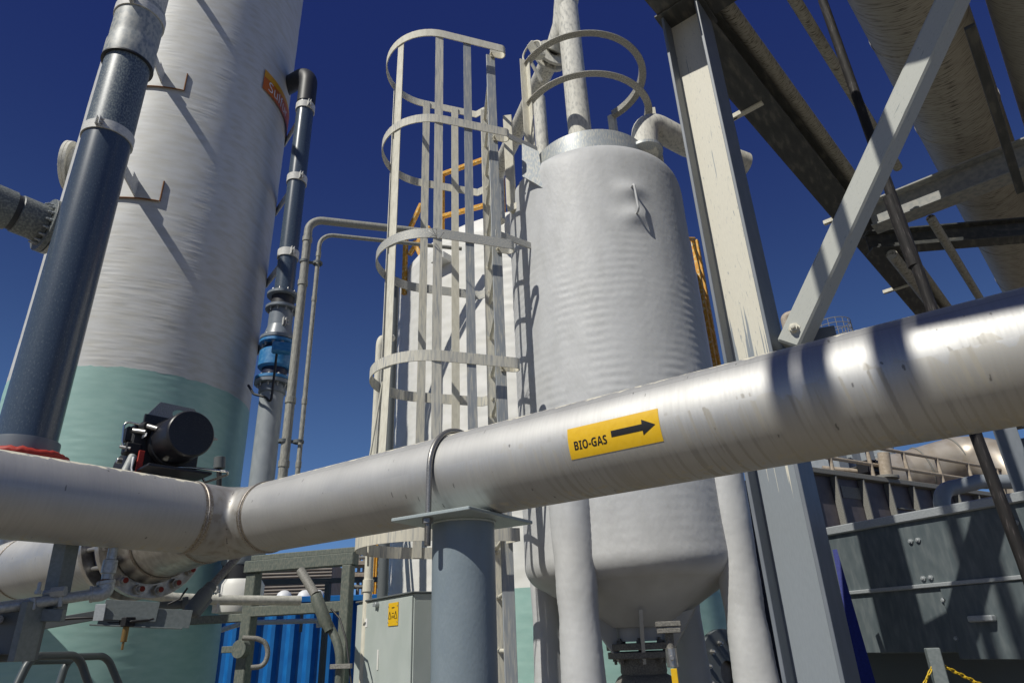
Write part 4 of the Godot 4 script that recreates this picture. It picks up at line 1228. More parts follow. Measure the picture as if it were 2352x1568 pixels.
# ---------------------------------------------------------------- valve with the black actuator
func build_valve() -> void:
	var v := thing("butterfly_valve", "wafer valve with a big black cylinder actuator above the steel flanges", "valve", Vector3(-3.93, PY, PZ))
	cylobj("wafer_body", Vector3(-3.985, PY, PZ), Vector3(-3.865, PY, PZ), 0.245, M.dark_blue, v, 48)
	for i in 16:
		var a := TAU * (i + 0.5) / 16
		var p := Vector3(-4.0, PY + sin(a) * 0.26, PZ + cos(a) * 0.26)
		cylobj("stud_rod", p, p + Vector3(0.15, 0, 0), 0.012, M.bolt, v, 8)
	cylobj("stem", Vector3(-3.93, PY + 0.22, PZ), Vector3(-3.93, PY + 0.52, PZ), 0.05, M.black_soft, v, 16)
	var c := hdp(366, 1041, 4.30)
	var ax := Vector3(1, 0.02, 0.12).normalized()
	var sd := Vector3.UP.cross(ax).normalized()
	var B := Basis(ax, Vector3.UP, ax.cross(Vector3.UP))
	boxobj("yoke_housing", Transform3D(B, c), Vector3(0.26, 0.30, 0.30), M.black, v, 0.01)
	boxobj("yoke_cover", Transform3D(B, c + ax * 0.135), Vector3(0.014, 0.34, 0.33), M.black, v, 0.003)
	var e0 := c + ax * 0.142 + Vector3(0, 0.02, 0)
	var m := MB.new()
	m.lathe([Vector2(0.0, 0.0), Vector2(0.130, 0.0), Vector2(0.130, 0.25), Vector2(0.127, 0.262), Vector2(0.121, 0.268), Vector2(0, 0.27)], xf_axis(e0, ax), 64)
	var sc := obj("spring_cylinder", m, M.black, v)
	m = MB.new()
	m.lathe([Vector2(0.130, 0.02), Vector2(0.137, 0.022), Vector2(0.137, 0.06), Vector2(0.130, 0.063)], xf_axis(e0, ax), 64)
	obj("clamp_band", m, M.black_soft, sc)
	m = MB.new()
	m.lathe([Vector2(0.0, 0.0), Vector2(0.125, 0.0), Vector2(0.125, 0.22), Vector2(0.10, 0.28), Vector2(0, 0.30)], xf_axis(c - ax * 0.13 - Vector3(0, 0.03, 0), -ax), 48)
	obj("rear_cylinder", m, M.black_soft, v)
	inst("bleed_screw", boltmesh(0.011, 0.012, 0.015), M.bolt, v, xf_axis(e0 + ax * 0.24 + B.z * -0.130, -B.z))
	boxobj("rating_plate", Transform3D(B, c + Vector3(0, 0.06, 0) - ax * 0.02 + B.z * 0.1505), Vector3(0.10, 0.05, 0.002), M.dull_steel, v, 0.0005)
	for k in 4: inst("cover_screw", boltmesh(0.008, 0.006, 0.0), M.bolt, v, xf_axis(c + B.z * 0.15 + ax * (0.10 if k % 2 else -0.10) + Vector3(0, 0.12 if k < 2 else -0.12, 0), B.z))
	cylobj("cable_gland", c - ax * 0.06 + B.z * 0.15 - Vector3(0, 0.06, 0), c - ax * 0.06 + B.z * 0.20 - Vector3(0, 0.06, 0), 0.016, M.bolt, v, 8)
	# lifting plate with an eye
	m = MB.new()
	var eye := PackedVector2Array([Vector2(-0.16, 0), Vector2(-0.085, 0.115), Vector2(0.11, 0.115), Vector2(0.16, 0.06), Vector2(0.16, 0)])
	var hole := PackedVector2Array()
	for k in 16: hole.append(Vector2(0.035 + cos(TAU * k / 16) * 0.045, 0.062 + sin(TAU * k / 16) * 0.03))
	# outline with the hole bridged in
	var outl := PackedVector2Array([eye[0], eye[1]])
	outl.append(Vector2(0.035, 0.115))
	for k in 17: outl.append(hole[(4 + k) % 16] + (Vector2(0.0006, 0) if k == 16 else Vector2.ZERO))
	outl.append(Vector2(0.0356, 0.115))
	outl.append_array(PackedVector2Array([eye[2], eye[3], eye[4]]))
	m.prism(outl, 0.006, xf_z(c + Vector3(0, 0.15, 0) + ax * 0.11, ax, Vector3.UP))
	obj("lifting_plate", m, M.dull_steel, v)
	for e in [[0.143, 0.155, -0.08], [0.143, -0.15, 0.14], [0.143, -0.15, -0.14]]:
		inst("cap_nut", boltmesh(0.018, 0.016, 0.016), M.bolt, v, xf_axis(c + ax * e[0] + Vector3(0, e[1], 0) + B.z * e[2], ax))
	# stainless guard loop in front of the housing
	var L := [hdp(328, 1103, 4.15), hdp(340, 1080, 4.13), hdp(360, 1072, 4.1), hdp(440, 1074, 4.05), hdp(522, 1083, 3.98), hdp(522, 1090, 4.0), hdp(470, 1108, 4.15), hdp(463, 1095, 4.2), hdp(462, 1085, 4.22)]
	tubeobj("guard_loop", bends(L, 0.03, 4), 0.007, M.steel_bright, v, 10)
	boxobj("base_plate", Transform3D(B, c - Vector3(0, 0.165, 0) + ax * 0.10), Vector3(0.50, 0.016, 0.34), M.black, v, 0.003)
	# positioner and its fittings on the left
	boxobj("positioner", Transform3D(B, hdp(318, 1040, 4.16)), Vector3(0.10, 0.30, 0.12), M.black_soft, v, 0.006)
	boxobj("solenoid", Transform3D(B, hdp(302, 1000, 4.14)), Vector3(0.055, 0.085, 0.075), M.black_soft, v, 0.006)
	boxobj("solenoid", Transform3D(B, hdp(315, 1003, 4.13)), Vector3(0.05, 0.08, 0.07), M.black_soft, v, 0.006)
	boxobj("solenoid", Transform3D(B, hdp(301, 1032, 4.12)), Vector3(0.07, 0.06, 0.08), M.black_soft, v, 0.006)
	boxobj("red_flag", Transform3D(B, hdp(319, 1068, 4.07)), Vector3(0.012, 0.16, 0.03), M.red, v, 0.002)
	boxobj("tag", Transform3D(B, hdp(331, 1000, 4.07)), Vector3(0.06, 0.018, 0.004), M.white, v, 0.0005)
	cylobj("knob", hdp(325, 980, 4.1), hdp(338, 978, 4.06), 0.023, M.black_soft, v, 16)
	cylobj("fitting", hdp(338, 978, 4.06), hdp(362, 985, 4.03), 0.014, M.bolt, v, 6)
	cylobj("fitting", hdp(305, 988, 4.1), hdp(335, 992, 4.06), 0.013, M.bolt, v, 6)
	tubeobj("air_tube", bends([hdp(283, 1025, 4.1), hdp(280, 1015, 4.1), hdp(284, 975, 4.1), hdp(292, 969, 4.1), hdp(330, 976, 4.08)], 0.03, 5), 0.006, M.steel_bright, v, 8)
	cylobj("needle_valve", hdp(274, 1025, 4.1), hdp(300, 1030, 4.08), 0.009, M.bolt, v, 8)
	tubeobj("gray_hose", [hdp(304, 1048, 4.05), hdp(288, 1080, 4.0), hdp(262, 1130, 3.96)], 0.021, M.pvc_dust, v, 14)
	tubeobj("air_line", [hdp(306, 1050, 4.02), hdp(300, 1075, 4.0), hdp(308, 1110, 3.98)], 0.007, M.white, v, 8)
	cylobj("gland", hdp(504, 1050, 4.55), hdp(503, 1076, 4.55), 0.035, M.fitting_gray, v, 12)
	cylobj("gland_pipe", hdp(503, 1076, 4.55), hdp(502, 1130, 4.55), 0.016, M.cable, v, 12)
	# pipe beyond the valve, with the tee that feeds the downcomer
	var t := thing("header_pipe", "wide stainless header pipe beyond the valve flanges, under the branch", "pipe", Vector3(-5.0, PY, PZ))
	flange(Vector3(-4.04, PY, PZ), Vector3.RIGHT, 0.205, 0.30, 0.04, 16, M.steel, M.bolt, t, 0.023, 0.02, true)
	m = MB.new()
	pipe_x(m, -5.42, -4.04, 0.203, 0.203, 56, 1)
	obj("straight_pipe", m, M.branch_wide, t)
	m = MB.new()
	pipe_x(m, -7.2, -5.42, 0.2032, 0.2032, 56, 1)
	obj("tee_run", m, M.branch_wide, t)
	cylobj("tee_riser", flat(pol(-72.2, 6.15), PY), flat(pol(-72.2, 6.15), 2.92), 0.195, M.steel, t, 48)
	weld_ring(Vector3(-5.42, PY, PZ), Vector3.RIGHT, 0.203, t, 6)
	weld_ring(Vector3(-5.80, PY, PZ), Vector3.RIGHT, 0.2032, t, 7)
	for x in [-6.9]:
		cylobj("leg", Vector3(x, 0, PZ - 0.05), Vector3(x, PY - 0.1, PZ - 0.05), 0.05, M.post, t, 20)

# ---------------------------------------------------------------- caged ladder
func build_ladder() -> void:
	var A0 := Vector3(-2.662, 0, -2.904)
	var a := Vector3(0.582, 0, -0.813) * 1.052
	var b := Vector3(0.813, 0, 0.582) * 1.052
	var t := thing("caged_ladder", "tall dusty steel ladder with hooped safety cage left of the white vessel", "ladder", A0)
	var hs := [hdp(1140, 104, 3.682).y, hdp(1140, 297, 3.682).y, hdp(1140, 556, 3.682).y, hdp(1140, 830, 3.682).y, 2.126]
	var s1 := A0 + b * 0.27 + a * 0.365
	var s2 := A0 - b * 0.27 + a * 0.48
	var ytop1 := hdp(1128, 112, 3.703).y
	for e in [[s1, ytop1, M.cage_bare], [s2, ytop1, M.cage]]:
		boxobj("stringer", Transform3D(Basis(a, Vector3.UP, a.cross(Vector3.UP)), flat(e[0], e[1] / 2)), Vector3(0.065, e[1], 0.012), e[2], t, 0.002)
	var y := 0.4
	while y < ytop1 - 0.1:
		tubeobj("rung", [flat(s1, y), flat(s2, y)], 0.0125, M.cage_white, t, 10)
		y += 0.29
	var stations := [[0.345, 0.10], [0.345, -0.20]]
	for i in hs.size():
		var fl := 1.0 if i < 4 else 1.08
		var path := []
		var R := 0.345 * fl
		# near side, round end, far side
		path.append(A0 + b * 0.283 + a * 0.36)
		if i < 4:
			for k in 13:
				var q := PI * k / 12.0
				path.append(A0 + b * (0.314 - 0.031 * cos(q)) + a * (0.43 + 0.031 * sin(q)))
		for k in 7: path.append(A0 + b * R + a * lerpf(0.40, 0.0, k / 6.0))
		for k in range(1, 24):
			var q := PI * k / 24
			path.append(A0 + b * R * cos(q) - a * R * sin(q))
		for k in 7: path.append(A0 - b * R + a * lerpf(0.0, 0.43, k / 6.0))
		path.append(s2 - b * 0.01 + a * 0.0)
		for k in path.size(): path[k] = flat(path[k], hs[i])
		var m := MB.new()
		m.strap(path, Vector3.UP, 0.068, 0.007)
		obj("hoop", m, M.cage_white if i == 0 else (M.cage if i != 2 else M.cage_mid), t)
		for e in [s1, s2]: inst("bolt", boltmesh(0.012, 0.01, 0.02), M.cage_white, t, xf_axis(flat(e, hs[i] - 0.01) + b * 0.008, b))
	# vertical straps: [side or arc angle, material]
	var st := [["n", 0.17, M.cage_bare], ["n", -0.03, M.cage], ["r", 55.0, M.cage_white], ["r", 135.0, M.cage], ["f", 0.02, M.cage], ["f", 0.25, M.cage_white]]
	for e in st:
		for seg in 2:
			var pts := []
			for yy in ([hs[0] + 0.02, hs[3] - 0.0] if seg == 0 else [hs[3], hs[4] - 0.03]):
				var R: float = 0.336 if yy > hs[4] else 0.336 * 1.08
				if yy >= hs[3] - 0.01: R = 0.336
				var p := Vector3.ZERO
				if e[0] == "n": p = A0 + b * R + a * e[1]
				elif e[0] == "f": p = A0 - b * R + a * e[1]
				else: p = A0 + b * R * cos(deg_to_rad(e[1])) - a * R * sin(deg_to_rad(e[1]))
				pts.append(flat(p, yy))
			var n := a if e[0] != "r" else (b * -sin(deg_to_rad(e[1])) - a * cos(deg_to_rad(e[1])))
			var m := MB.new()
			m.strap(pts, n.normalized(), 0.057, 0.006)
			obj("cage_bar", m, e[2], t)
	# stand-off brackets to the vessel
	for yy in [hdp(1165, 518, 3.682).y, 2.35, 5.0]:
		boxobj("standoff", xf_z(flat(s1, yy) + (flat(WT, yy) - flat(s1, yy)).normalized() * 0.20, WT - s1), Vector3(0.012, 0.05, 0.42), M.cage_mid, t, 0.002)
	for k in 5:                                                # cable ties hanging on the hoop
		var p := hdp(1003, 545, 3.535)
		tubeobj("wire_tie", [p, p + Vector3(rng.randf_range(-0.05, 0.05), rng.randf_range(-0.03, 0.08), rng.randf_range(0.0, 0.04)), p + Vector3(rng.randf_range(-0.12, 0.12), rng.randf_range(-0.06, 0.06), 0.03)], 0.0022, M.bolt, t, 5)
	# loose hoist rope beside the cage
	var r := thing("hoist_rope", "thin slack wire rope hanging down the left of the ladder cage", "rope", hdp(850, 1040, 3.9))
	tubeobj("rope", [hdp(915, 130, 3.75), hdp(905, 300, 3.75), hdp(893, 600, 3.75), hdp(883, 850, 3.78), hdp(850, 1045, 3.9), hdp(845, 1300, 3.9)], 0.006, M.cage_white, r, 8)
	# ladder sections further back between cage and vessel
	var w := thing("rear_stand", "short dusty white upright held between the ladder top and the white vessel", "post", flat(hdp(1172, 400, 4.15), hdp(1172, 480, 4.15).y))
	boxobj("post", Transform3D(Basis(Vector3.UP, 0.5), flat(hdp(1172, 400, 4.15), (hdp(1168, 270, 4.15).y + hdp(1172, 480, 4.15).y) / 2)), Vector3(0.07, hdp(1168, 270, 4.15).y - hdp(1172, 480, 4.15).y, 0.07), M.cage_white, w, 0.004)
	boxobj("arm", xf_z(flat(hdp(1172, 400, 4.15), 4.55) + Vector3(0.15, 0, 0), Vector3(1, 0, -0.1)), Vector3(0.05, 0.06, 0.3), M.cage_white, w, 0.003)

# ---------------------------------------------------------------- pipe rack on the right
const RA := 6.9
var RD := Vector3(0.1201, 0, -0.9928)
var RT := Vector3(0.9928, 0, 0.1201)
func rk(t: float, y: float, s: float) -> Vector3:
	return RT * t + RD * s + Vector3(0, y, 0)
func build_rack() -> void:
	var cp := pol(-13.3, 3.3)
	var top := 5.20
	var t := thing("rack_column", "gray H-section steel column with cream crust, behind the bio-gas pipe", "column", cp)
	var B := Basis(RT.rotated(Vector3.UP, deg_to_rad(4.0)), Vector3.UP, RT.rotated(Vector3.UP, deg_to_rad(4.0)).cross(Vector3.UP))
	var bx := B.x; var bz := B.z
	for s in [-1, 1]: boxobj("flange", Transform3D(B, cp + bx * 0.1115 * s + Vector3(0, top / 2, 0)), Vector3(0.017, top, 0.24), M.column, t, 0.002)
	var m := MB.new()
	for s in [-1, 1]:
		var b := m.v.size()
		var pts := [[-0.103, 0.0], [0.103, 0.0], [0.103, top], [-0.103, top]]
		for e in pts: m.vert(cp + bx * e[0] + bz * 0.006 * s + Vector3(0, e[1], 0), bz * s, Vector2((e[0] + 0.103) / 0.206 if s > 0 else 0.0, e[1] / top if s > 0 else 0.0))
		m.quad(b, b + 1, b + 2, b + 3)
	obj("web", m, M.web, t)
	boxobj("cap_plate", Transform3D(B, cp + Vector3(0, top + 0.008, 0)), Vector3(0.30, 0.016, 0.30), M.rack, t, 0.002)
	# letters cast in the web near the foot
	# longitudinal beam resting on it
	var ct := cp.dot(RT); var cs := cp.dot(RD)
	var beam := func(called: String, label: String, p: Vector3, q: Vector3, h: float, b: float, mat: Material, upv := Vector3.UP) -> Node3D:
		var n := thing(called, label, "beam", p)
		var mm := MB.new()
		var z := (q - p).normalized()
		var x := upv
		x = (x - z * x.dot(z)).normalized()
		mm.prism(ibeam(h, b, 0.009, 0.014), p.distance_to(q), Transform3D(Basis(x, z.cross(x), z), (p + q) / 2))
		obj("i_section", mm, mat, n)
		return n
	beam.call("rack_beam", "dark I-beam running along the pipe rack over the gray column", rk(ct, top + 0.016 + 0.125, 2.68), rk(ct, top + 0.016 + 0.125, 17.0), 0.25, 0.24, M.rack)
	# cross beam with sunlit web further back
	var ay := 5.08
	var s0 := Vector3(-0.14, 0, -6.245).dot(RD)
	beam.call("cross_beam", "galvanised I-beam crossing under the big duct, partly sunlit", rk(-0.95, ay, s0), rk(4.0, ay, s0), 0.26, 0.20, M.cross)
	beam.call("plan_brace", "dark I-beam running diagonally under the big duct behind the cross beam", rk(-1.1, ay - 0.05, s0 + 0.35), rk(1.9, ay - 0.05, s0 + 2.6), 0.20, 0.16, M.rack)
	beam.call("portal_beam", "heavy I-beam across the rack above the gray column", rk(ct + 0.13, top + 0.14, cs), rk(5.0, top + 0.14, cs), 0.24, 0.22, M.rack)
	# far columns carrying the rack
	for e in [[ct, 16.6, "gray rack column far behind, under the end of the dark long beam"], [3.9, s0, "gray rack column under the right end of the sunlit cross beam"], [4.9, cs, "gray rack column under the right end of the portal beam"]]:
		var c := thing("rack_column", e[2], "column", rk(e[0], 0, e[1]))
		var mm := MB.new()
		mm.prism(ibeam(0.24, 0.24, 0.01, 0.017), top - 0.25, Transform3D(Basis(RT, RT.cross(Vector3.UP) * -1.0, Vector3.UP), rk(e[0], (top - 0.25) / 2, e[1])))
		obj("h_section", mm, M.column, c)
	# pipes lying on the beams
	var lay := func(called: String, label: String, tt: float, yy: float, r: float, mat: Material, s_a := -5.0, s_b := 16.0) -> Node3D:
		var n := thing(called, label, "pipe", rk(tt, yy, s_a))
		cylobj("pipe", rk(tt, yy, s_a), rk(tt, yy, s_b), r, mat, n, 32)
		return n
	var hp := 3.72
	lay.call("rack_pipe", "dusty streaked pipe lying along the rack next to the dark long beam", -hp * tan(deg_to_rad(14.3)), 5.37, 0.052, M.rackpipe, 2.75)
	lay.call("rack_pipe", "thin dusty pipe along the rack, between the black rod and the wider pipe", -hp * tan(deg_to_rad(9.0)), 5.30, 0.037, M.rackpipe, -3.0, 5.9)
	lay.call("rack_pipe", "thin dark pipe hugging the top of the dark long beam", -hp * tan(deg_to_rad(16.4)), 5.52, 0.045, M.rackpipe, 2.75)
	lay.call("rack_pipe", "thin gray pipe hanging below the cross beam and running away", -3.42 * tan(deg_to_rad(8.6)), 4.92, 0.038, M.rackpipe, 6.3, 15.0)
	lay.call("rack_pipe", "thin rusty pipe between the dark long beam and the gray one", -3.5 * tan(deg_to_rad(15.0)), 4.86, 0.05, M.rackpipe, 6.6, 15.0)
	# big dust-streaked duct overhead with its lap bands
	var dd := thing("overhead_duct", "big round duct streaked with dust running high along the rack", "duct", rk(-0.06, 5.75, 0))
	var dm := MB.new()
	cyl(dm, rk(-0.06, 5.78, 1.7), rk(-0.06, 5.78, 18.0), 0.325, 56)
	obj("shell", dm, M.duct, dd)
	for k in 12:
		cylobj("lap_band", rk(-0.06, 5.78, 2.1 + 1.35 * k), rk(-0.06, 5.78, 2.13 + 1.35 * k), 0.330, M.duct, dd, 48)
	var d2 := thing("overhead_duct", "second dark duct right of the big streaked one", "duct", rk(0.72, 5.78, 0))
	cylobj("shell", rk(0.72, 5.78, 1.7), rk(0.72, 5.78, 18.0), 0.36, M.duct, d2, 48)
	# rack members above and behind the viewer, known by their shadows on the bio-gas pipe and the brace
	beam.call("portal_beam", "I-beam of the next rack portal, above the viewer", rk(-0.27, 5.40, -0.81), rk(3.2, 5.40, -0.81), 0.20, 0.24, M.rack)
	lay.call("rack_pipe", "overhead pipe of the next rack bay, beside the thin dusty one", -0.505, 5.30, 0.042, M.rackpipe, -3.0, 0.9)
	lay.call("rack_pipe", "overhead pipe of the next rack bay, ending under the big duct", -0.323, 5.30, 0.047, M.rackpipe, -3.0, 2.3)
	lay.call("rack_pipe", "short overhead pipe stub beside the thin dusty one", -0.725, 5.30, 0.035, M.rackpipe, 0.2, 2.2)
	# diagonal brace
	var b0 := hdp(1836, 752, 3.16)
	var fw := -BB
	var dep := (b0 - CAM).dot(fw)
	var rr := ray(2184, 0)
	var b1 := CAM + rr * (dep / rr.dot(fw))
	var bd := (b1 - b0).normalized()
	var br := thing("diagonal_brace", "pale crusted square brace rising to the right from the column gusset", "brace", b0)
	var bl := b0.distance_to(b1) + 0.9
	m = MB.new()
	var bf := Vector3(0, 0, 1); bf = (bf - bd * bf.dot(bd)).normalized()
	var bs := bd.cross(bf)
	m.box(Transform3D(Basis(bs, bd, bf), b0 + bd * (bl / 2 - 0.10) - bf * 0.0275), Vector3(0.106, bl, 0.155), 0.010)
	for i in m.v.size():                                       # uv of the long faces: across, along
		var q := m.v[i] - b0
		m.t[i] = Vector2(q.dot(bs) / 0.106 + 0.5 + q.dot(bf) * 3.0, 0.25 + q.dot(bd) / 2.6)
	obj("hollow_section", m, M.brace, br)
	# gusset at its foot
	var gu := thing("gusset_plate", "gray gusset plate with a hex bolt at the foot of the pale brace", "plate", hdp(1830, 770, 3.2))
	m = MB.new()
	var gc := hdp(1838, 775, 3.21)
	m.prism(PackedVector2Array([Vector2(-0.135, -0.30), Vector2(0.14, -0.30), Vector2(0.14, 0.055), Vector2(-0.135, 0.085)]), 0.014, xf_z(gc - bf * 0.118, bf))
	obj("plate", m, M.column, gu)
	inst("bolt", boltmesh(0.021, 0.022, 0.014), M.cage_white, gu, xf_axis(b0 - bd * 0.02 + bf * 0.05, bf))
	inst("washer", boltmesh(0.027, 0.004, 0.0), M.cage_white, gu, xf_axis(b0 - bd * 0.02 + bf * 0.049, bf))
	# small dusty strut ends poking out under the long beam
	for e in [[1680, 272, "white strut end poking out under the dark long beam, nearest to the column"], [1905, 508, "white strut end poking out under the dark long beam, beside the pale brace"], [2040, 668, "white strut end poking out under the dark long beam, just above the bio-gas pipe"]]:
		var p := ony(e[0], e[1], top + 0.02)
		var n := thing("strut_end", e[2], "strut", p, "strut ends under the long beam")
		boxobj("channel", xf_z(p + RT * 0.1, RT), Vector3(0.041, 0.041, 0.30), M.cage_white, n, 0.002)
		boxobj("slot", xf_z(p + RT * 0.02 - Vector3(0, 0.0215, 0), RT), Vector3(0.014, 0.002, 0.05), M.black_soft, n, 0.0005)
	# black hanging rod
	var rod := thing("hanging_rod", "black dusty rod hanging down between brace and duct", "rod", flat(hdp(2352, 1290, 3.95), 0))
	tubeobj("rod", [hdp(1886, -260, 3.95), hdp(1890, 0, 3.95), hdp(1990, 283, 3.95), hdp(2140, 705, 3.95), hdp(2243, 1000, 3.95), hdp(2352, 1290, 3.95), flat(hdp(2380, 1360, 3.95), 0.0)], 0.028, M.rod, rod, 20)
	cylobj("sleeve", hdp(2043, 452, 3.95), hdp(2102, 612, 3.95), 0.033, M.rod, rod, 20)
	# hanger running down to the cross beam
	var hg := thing("duct_hanger", "thin dark hanger bar under the big duct", "hanger", hdp(2325, 480, 5.3))
	boxobj("bar", xf_axis((hdp(2228, 60, 3.9) + hdp(2346, 440, 5.6)) / 2, hdp(2346, 440, 5.6) - hdp(2228, 60, 3.9)), Vector3(0.055, hdp(2228, 60, 3.9).distance_to(hdp(2346, 440, 5.6)), 0.03), M.rack, hg, 0.003)

# ---------------------------------------------------------------- conduits and boxes at the lower left
func build_left_small() -> void:
	# bracket angle carrying the conduit
	var d := 3.35
	var p0 := hdp(162, 1255, d); var p1 := hdp(128, 1428, d)
	var br := thing("conduit_bracket", "gray slotted angle bracket hanging under the branch pipe", "bracket", p1)
	boxobj("upright", xf_axis((p0 + p1) / 2 + Vector3(0, 0.1, 0), p0 - p1, Vector3(0.5, 0, 1)), Vector3(0.008, p0.distance_to(p1) + 0.2, 0.072), M.bracket, br, 0.001)
	boxobj("upright_flange", xf_axis((p0 + p1) / 2 + Vector3(-0.012, 0.1, 0.04), p0 - p1, Vector3(0.5, 0, 1)), Vector3(0.055, p0.distance_to(p1) + 0.2, 0.008), M.bracket, br, 0.001)
	var q0 := hdp(58, 1412, 3.347); var q1 := hdp(145, 1414, 3.312)
	boxobj("foot_channel", xf_z((q0 + q1) / 2, q1 - q0), Vector3(0.05, 0.045, q0.distance_to(q1)), M.bracket, br, 0.002)
	inst("bolt", boltmesh(0.02, 0.05, 0.03), M.galv, br, xf_axis(hdp(150, 1357, 3.276), hdp(120, 1360, 3.294) - hdp(150, 1357, 3.276)))
	# galvanised conduit with elbow, coupling and rise
	var c := thing("conduit_run", "galvanised conduit with a threaded elbow turning up to the branch pipe", "conduit", hdp(120, 1380, 3.303))
	var e0 := hdp(-60, 1404, 3.240); var e1 := hdp(228, 1362, 3.36); var e2 := hdp(241, 1350, 3.36)
	cylobj("horizontal_pipe", e0, e1, 0.021, M.conduit, c, 20)
	tubeobj("elbow", bends([hdp(205, 1365, 3.36), hdp(242, 1362, 3.36), hdp(243, 1335, 3.36)], 0.035, 8), 0.0305, M.conduit, c, 20)
	cylobj("elbow_collar", hdp(205, 1365, 3.36), hdp(212, 1364, 3.36), 0.033, M.conduit, c, 20)
	cylobj("elbow_collar", hdp(243, 1333, 3.36), hdp(243, 1342, 3.36), 0.034, M.conduit, c, 20)
	cylobj("nipple", hdp(243, 1340, 3.36), hdp(247, 1316, 3.36), 0.0215, M.conduit, c, 18)
	cylobj("rust_ring", hdp(243, 1336, 3.36), hdp(244, 1330, 3.36), 0.0228, M.rust, c, 18)
	cylobj("coupling", hdp(247, 1318, 3.36), hdp(254, 1285, 3.36), 0.0277, M.conduit, c, 18, 0.004)
	var rt := hdp(254, 1287, 3.36)
	cylobj("riser", rt, flat(rt, 2.12), 0.0188, M.conduit, c, 18)
	boxobj("pipe_clip", xf_z(hdp(70, 1387, 3.277), e1 - e0), Vector3(0.046, 0.046, 0.02), M.galv, c, 0.004)
	boxobj("pipe_clip", xf_z(hdp(133, 1380, 3.309), e1 - e0), Vector3(0.045, 0.047, 0.014), M.galv, c, 0.003)
	inst("clip_screw", boltmesh(0.012, 0.014, 0.03), M.galv, c, xf_axis(hdp(85, 1364, 3.284), Vector3.UP))
	# channel below the flange
	var f := thing("channel_bracket", "gray folded steel channel under the flange, with a dangling brass fitting", "bracket", hdp(330, 1400, 4.0))
	var f0 := hdp(228, 1412, 4.02); var f1 := hdp(438, 1422, 4.02)
	boxobj("channel_web", xf_z((f0 + f1) / 2, f1 - f0), Vector3(0.006, 0.085, f0.distance_to(f1)), M.bracket, f, 0.001)
	boxobj("channel_lip", xf_z((f0 + f1) / 2 + Vector3(-0.02, -0.043, 0.028), f1 - f0), Vector3(0.05, 0.006, f0.distance_to(f1)), M.bracket, f, 0.001)
	boxobj("upstand", xf_z(hdp(300, 1402, 4.0), f1 - f0), Vector3(0.006, 0.09, 0.24), M.bracket, f, 0.001)
	boxobj("end_tab", xf_z(hdp(228, 1406, 4.0), f1 - f0 + Vector3(0.3, 0, 1)), Vector3(0.05, 0.075, 0.006), M.galv, f, 0.001)
	var fp := hdp(291, 1428, 4.0)
	boxobj("sensor_block", Transform3D(Basis.IDENTITY, fp), Vector3(0.06, 0.042, 0.05), M.black_soft, f, 0.003)
	cylobj("brass_fitting", fp - Vector3(0, 0.09, 0), fp - Vector3(0, 0.02, 0), 0.015, M.brass, f, 8)
	cylobj("fitting_tip", fp - Vector3(0, 0.125, 0), fp - Vector3(0, 0.09, 0), 0.006, M.brass, f, 8)
	tubeobj("sensor_cable", [fp, fp + Vector3(0.05, 0.0, 0.0), hdp(340, 1424, 4.0), hdp(352, 1420, 4.0)], 0.006, M.cable, f, 6)
	tubeobj("long_cable", [fp + Vector3(-0.02, 0, 0), hdp(250, 1430, 4.02), hdp(210, 1418, 4.04), hdp(165, 1420, 4.06), hdp(110, 1425, 4.1)], 0.007, M.cable, f, 6)
	tubeobj("loop_wire", [hdp(430, 1350, 4.0), hdp(412, 1375, 4.02), hdp(385, 1388, 4.02)], 0.005, M.cable, f, 6)
	# light gray pipe passing behind the flange, on to the frame
	var w := thing("white_conduit", "long pale conduit passing behind the flange towards the frame", "conduit", hdp(500, 1375, 5.5))
	tubeobj("pipe", [hdp(180, 1343, 5.3), hdp(400, 1373, 5.4), hdp(500, 1378, 5.5), hdp(690, 1379, 5.6)], 0.034, M.pale, w, 18)
	boxobj("clip", Transform3D(Basis.IDENTITY, hdp(496, 1385, 5.5)), Vector3(0.06, 0.13, 0.02), M.clamp, w, 0.003)
	inst("clip_bolt", boltmesh(0.02, 0.02, 0.02), M.clamp, w, xf_axis(hdp(496, 1360, 5.5), Vector3.UP))
	var w2 := thing("gray_conduit", "dull gray conduit running behind the channel to the conduit body", "conduit", hdp(430, 1390, 4.6))
	tubeobj("pipe", [hdp(360, 1392, 4.6), hdp(470, 1384, 4.6)], 0.024, M.fitting_gray, w2, 14)
	cylobj("union", hdp(418, 1388, 4.58), hdp(432, 1386, 4.58), 0.04, M.fitting_gray, w2, 12)
	var w3 := thing("dark_strut", "dark square strut leaning behind the channel towards the control box", "strut", hdp(170, 1425, 4.3))
	boxobj("tube", xf_z((hdp(110, 1432, 4.2) + hdp(235, 1410, 4.2)) / 2, hdp(235, 1410, 4.2) - hdp(110, 1432, 4.2)), Vector3(0.04, 0.045, 0.62), M.fitting_gray, w3, 0.002)
	# conduit body on its pipe, right of the flange
	var lb := thing("slanting_conduit", "gray conduit fitting on a slanting rod right of the flange", "conduit", hdp(450, 1395, 4.2))
	var l0 := hdp(432, 1410, 4.1); var l1 := hdp(480, 1352, 4.2); var l2 := hdp(545, 1278, 4.35)
	conduit_fitting(lb, l0, l1)
	cylobj("rod", l1, l2, 0.0225, M.weathered, lb, 16)
	cylobj("hub", l1 - (l2 - l1).normalized() * 0.03, l1 + (l2 - l1).normalized() * 0.02, 0.033, M.fitting_gray, lb, 16)
	cylobj("plug", l0 - (l1 - l0).normalized() * 0.03, l0, 0.02, M.weathered, lb, 8)
	# control box hanging at the left edge
	var k := thing("control_box", "open gray control box on a perforated strut at the lower left", "box", hdp(40, 1470, 3.3))
	var kx := (hdp(100, 1440, 3.25) - hdp(-40, 1450, 3.38)); kx.y = 0; kx = kx.normalized()
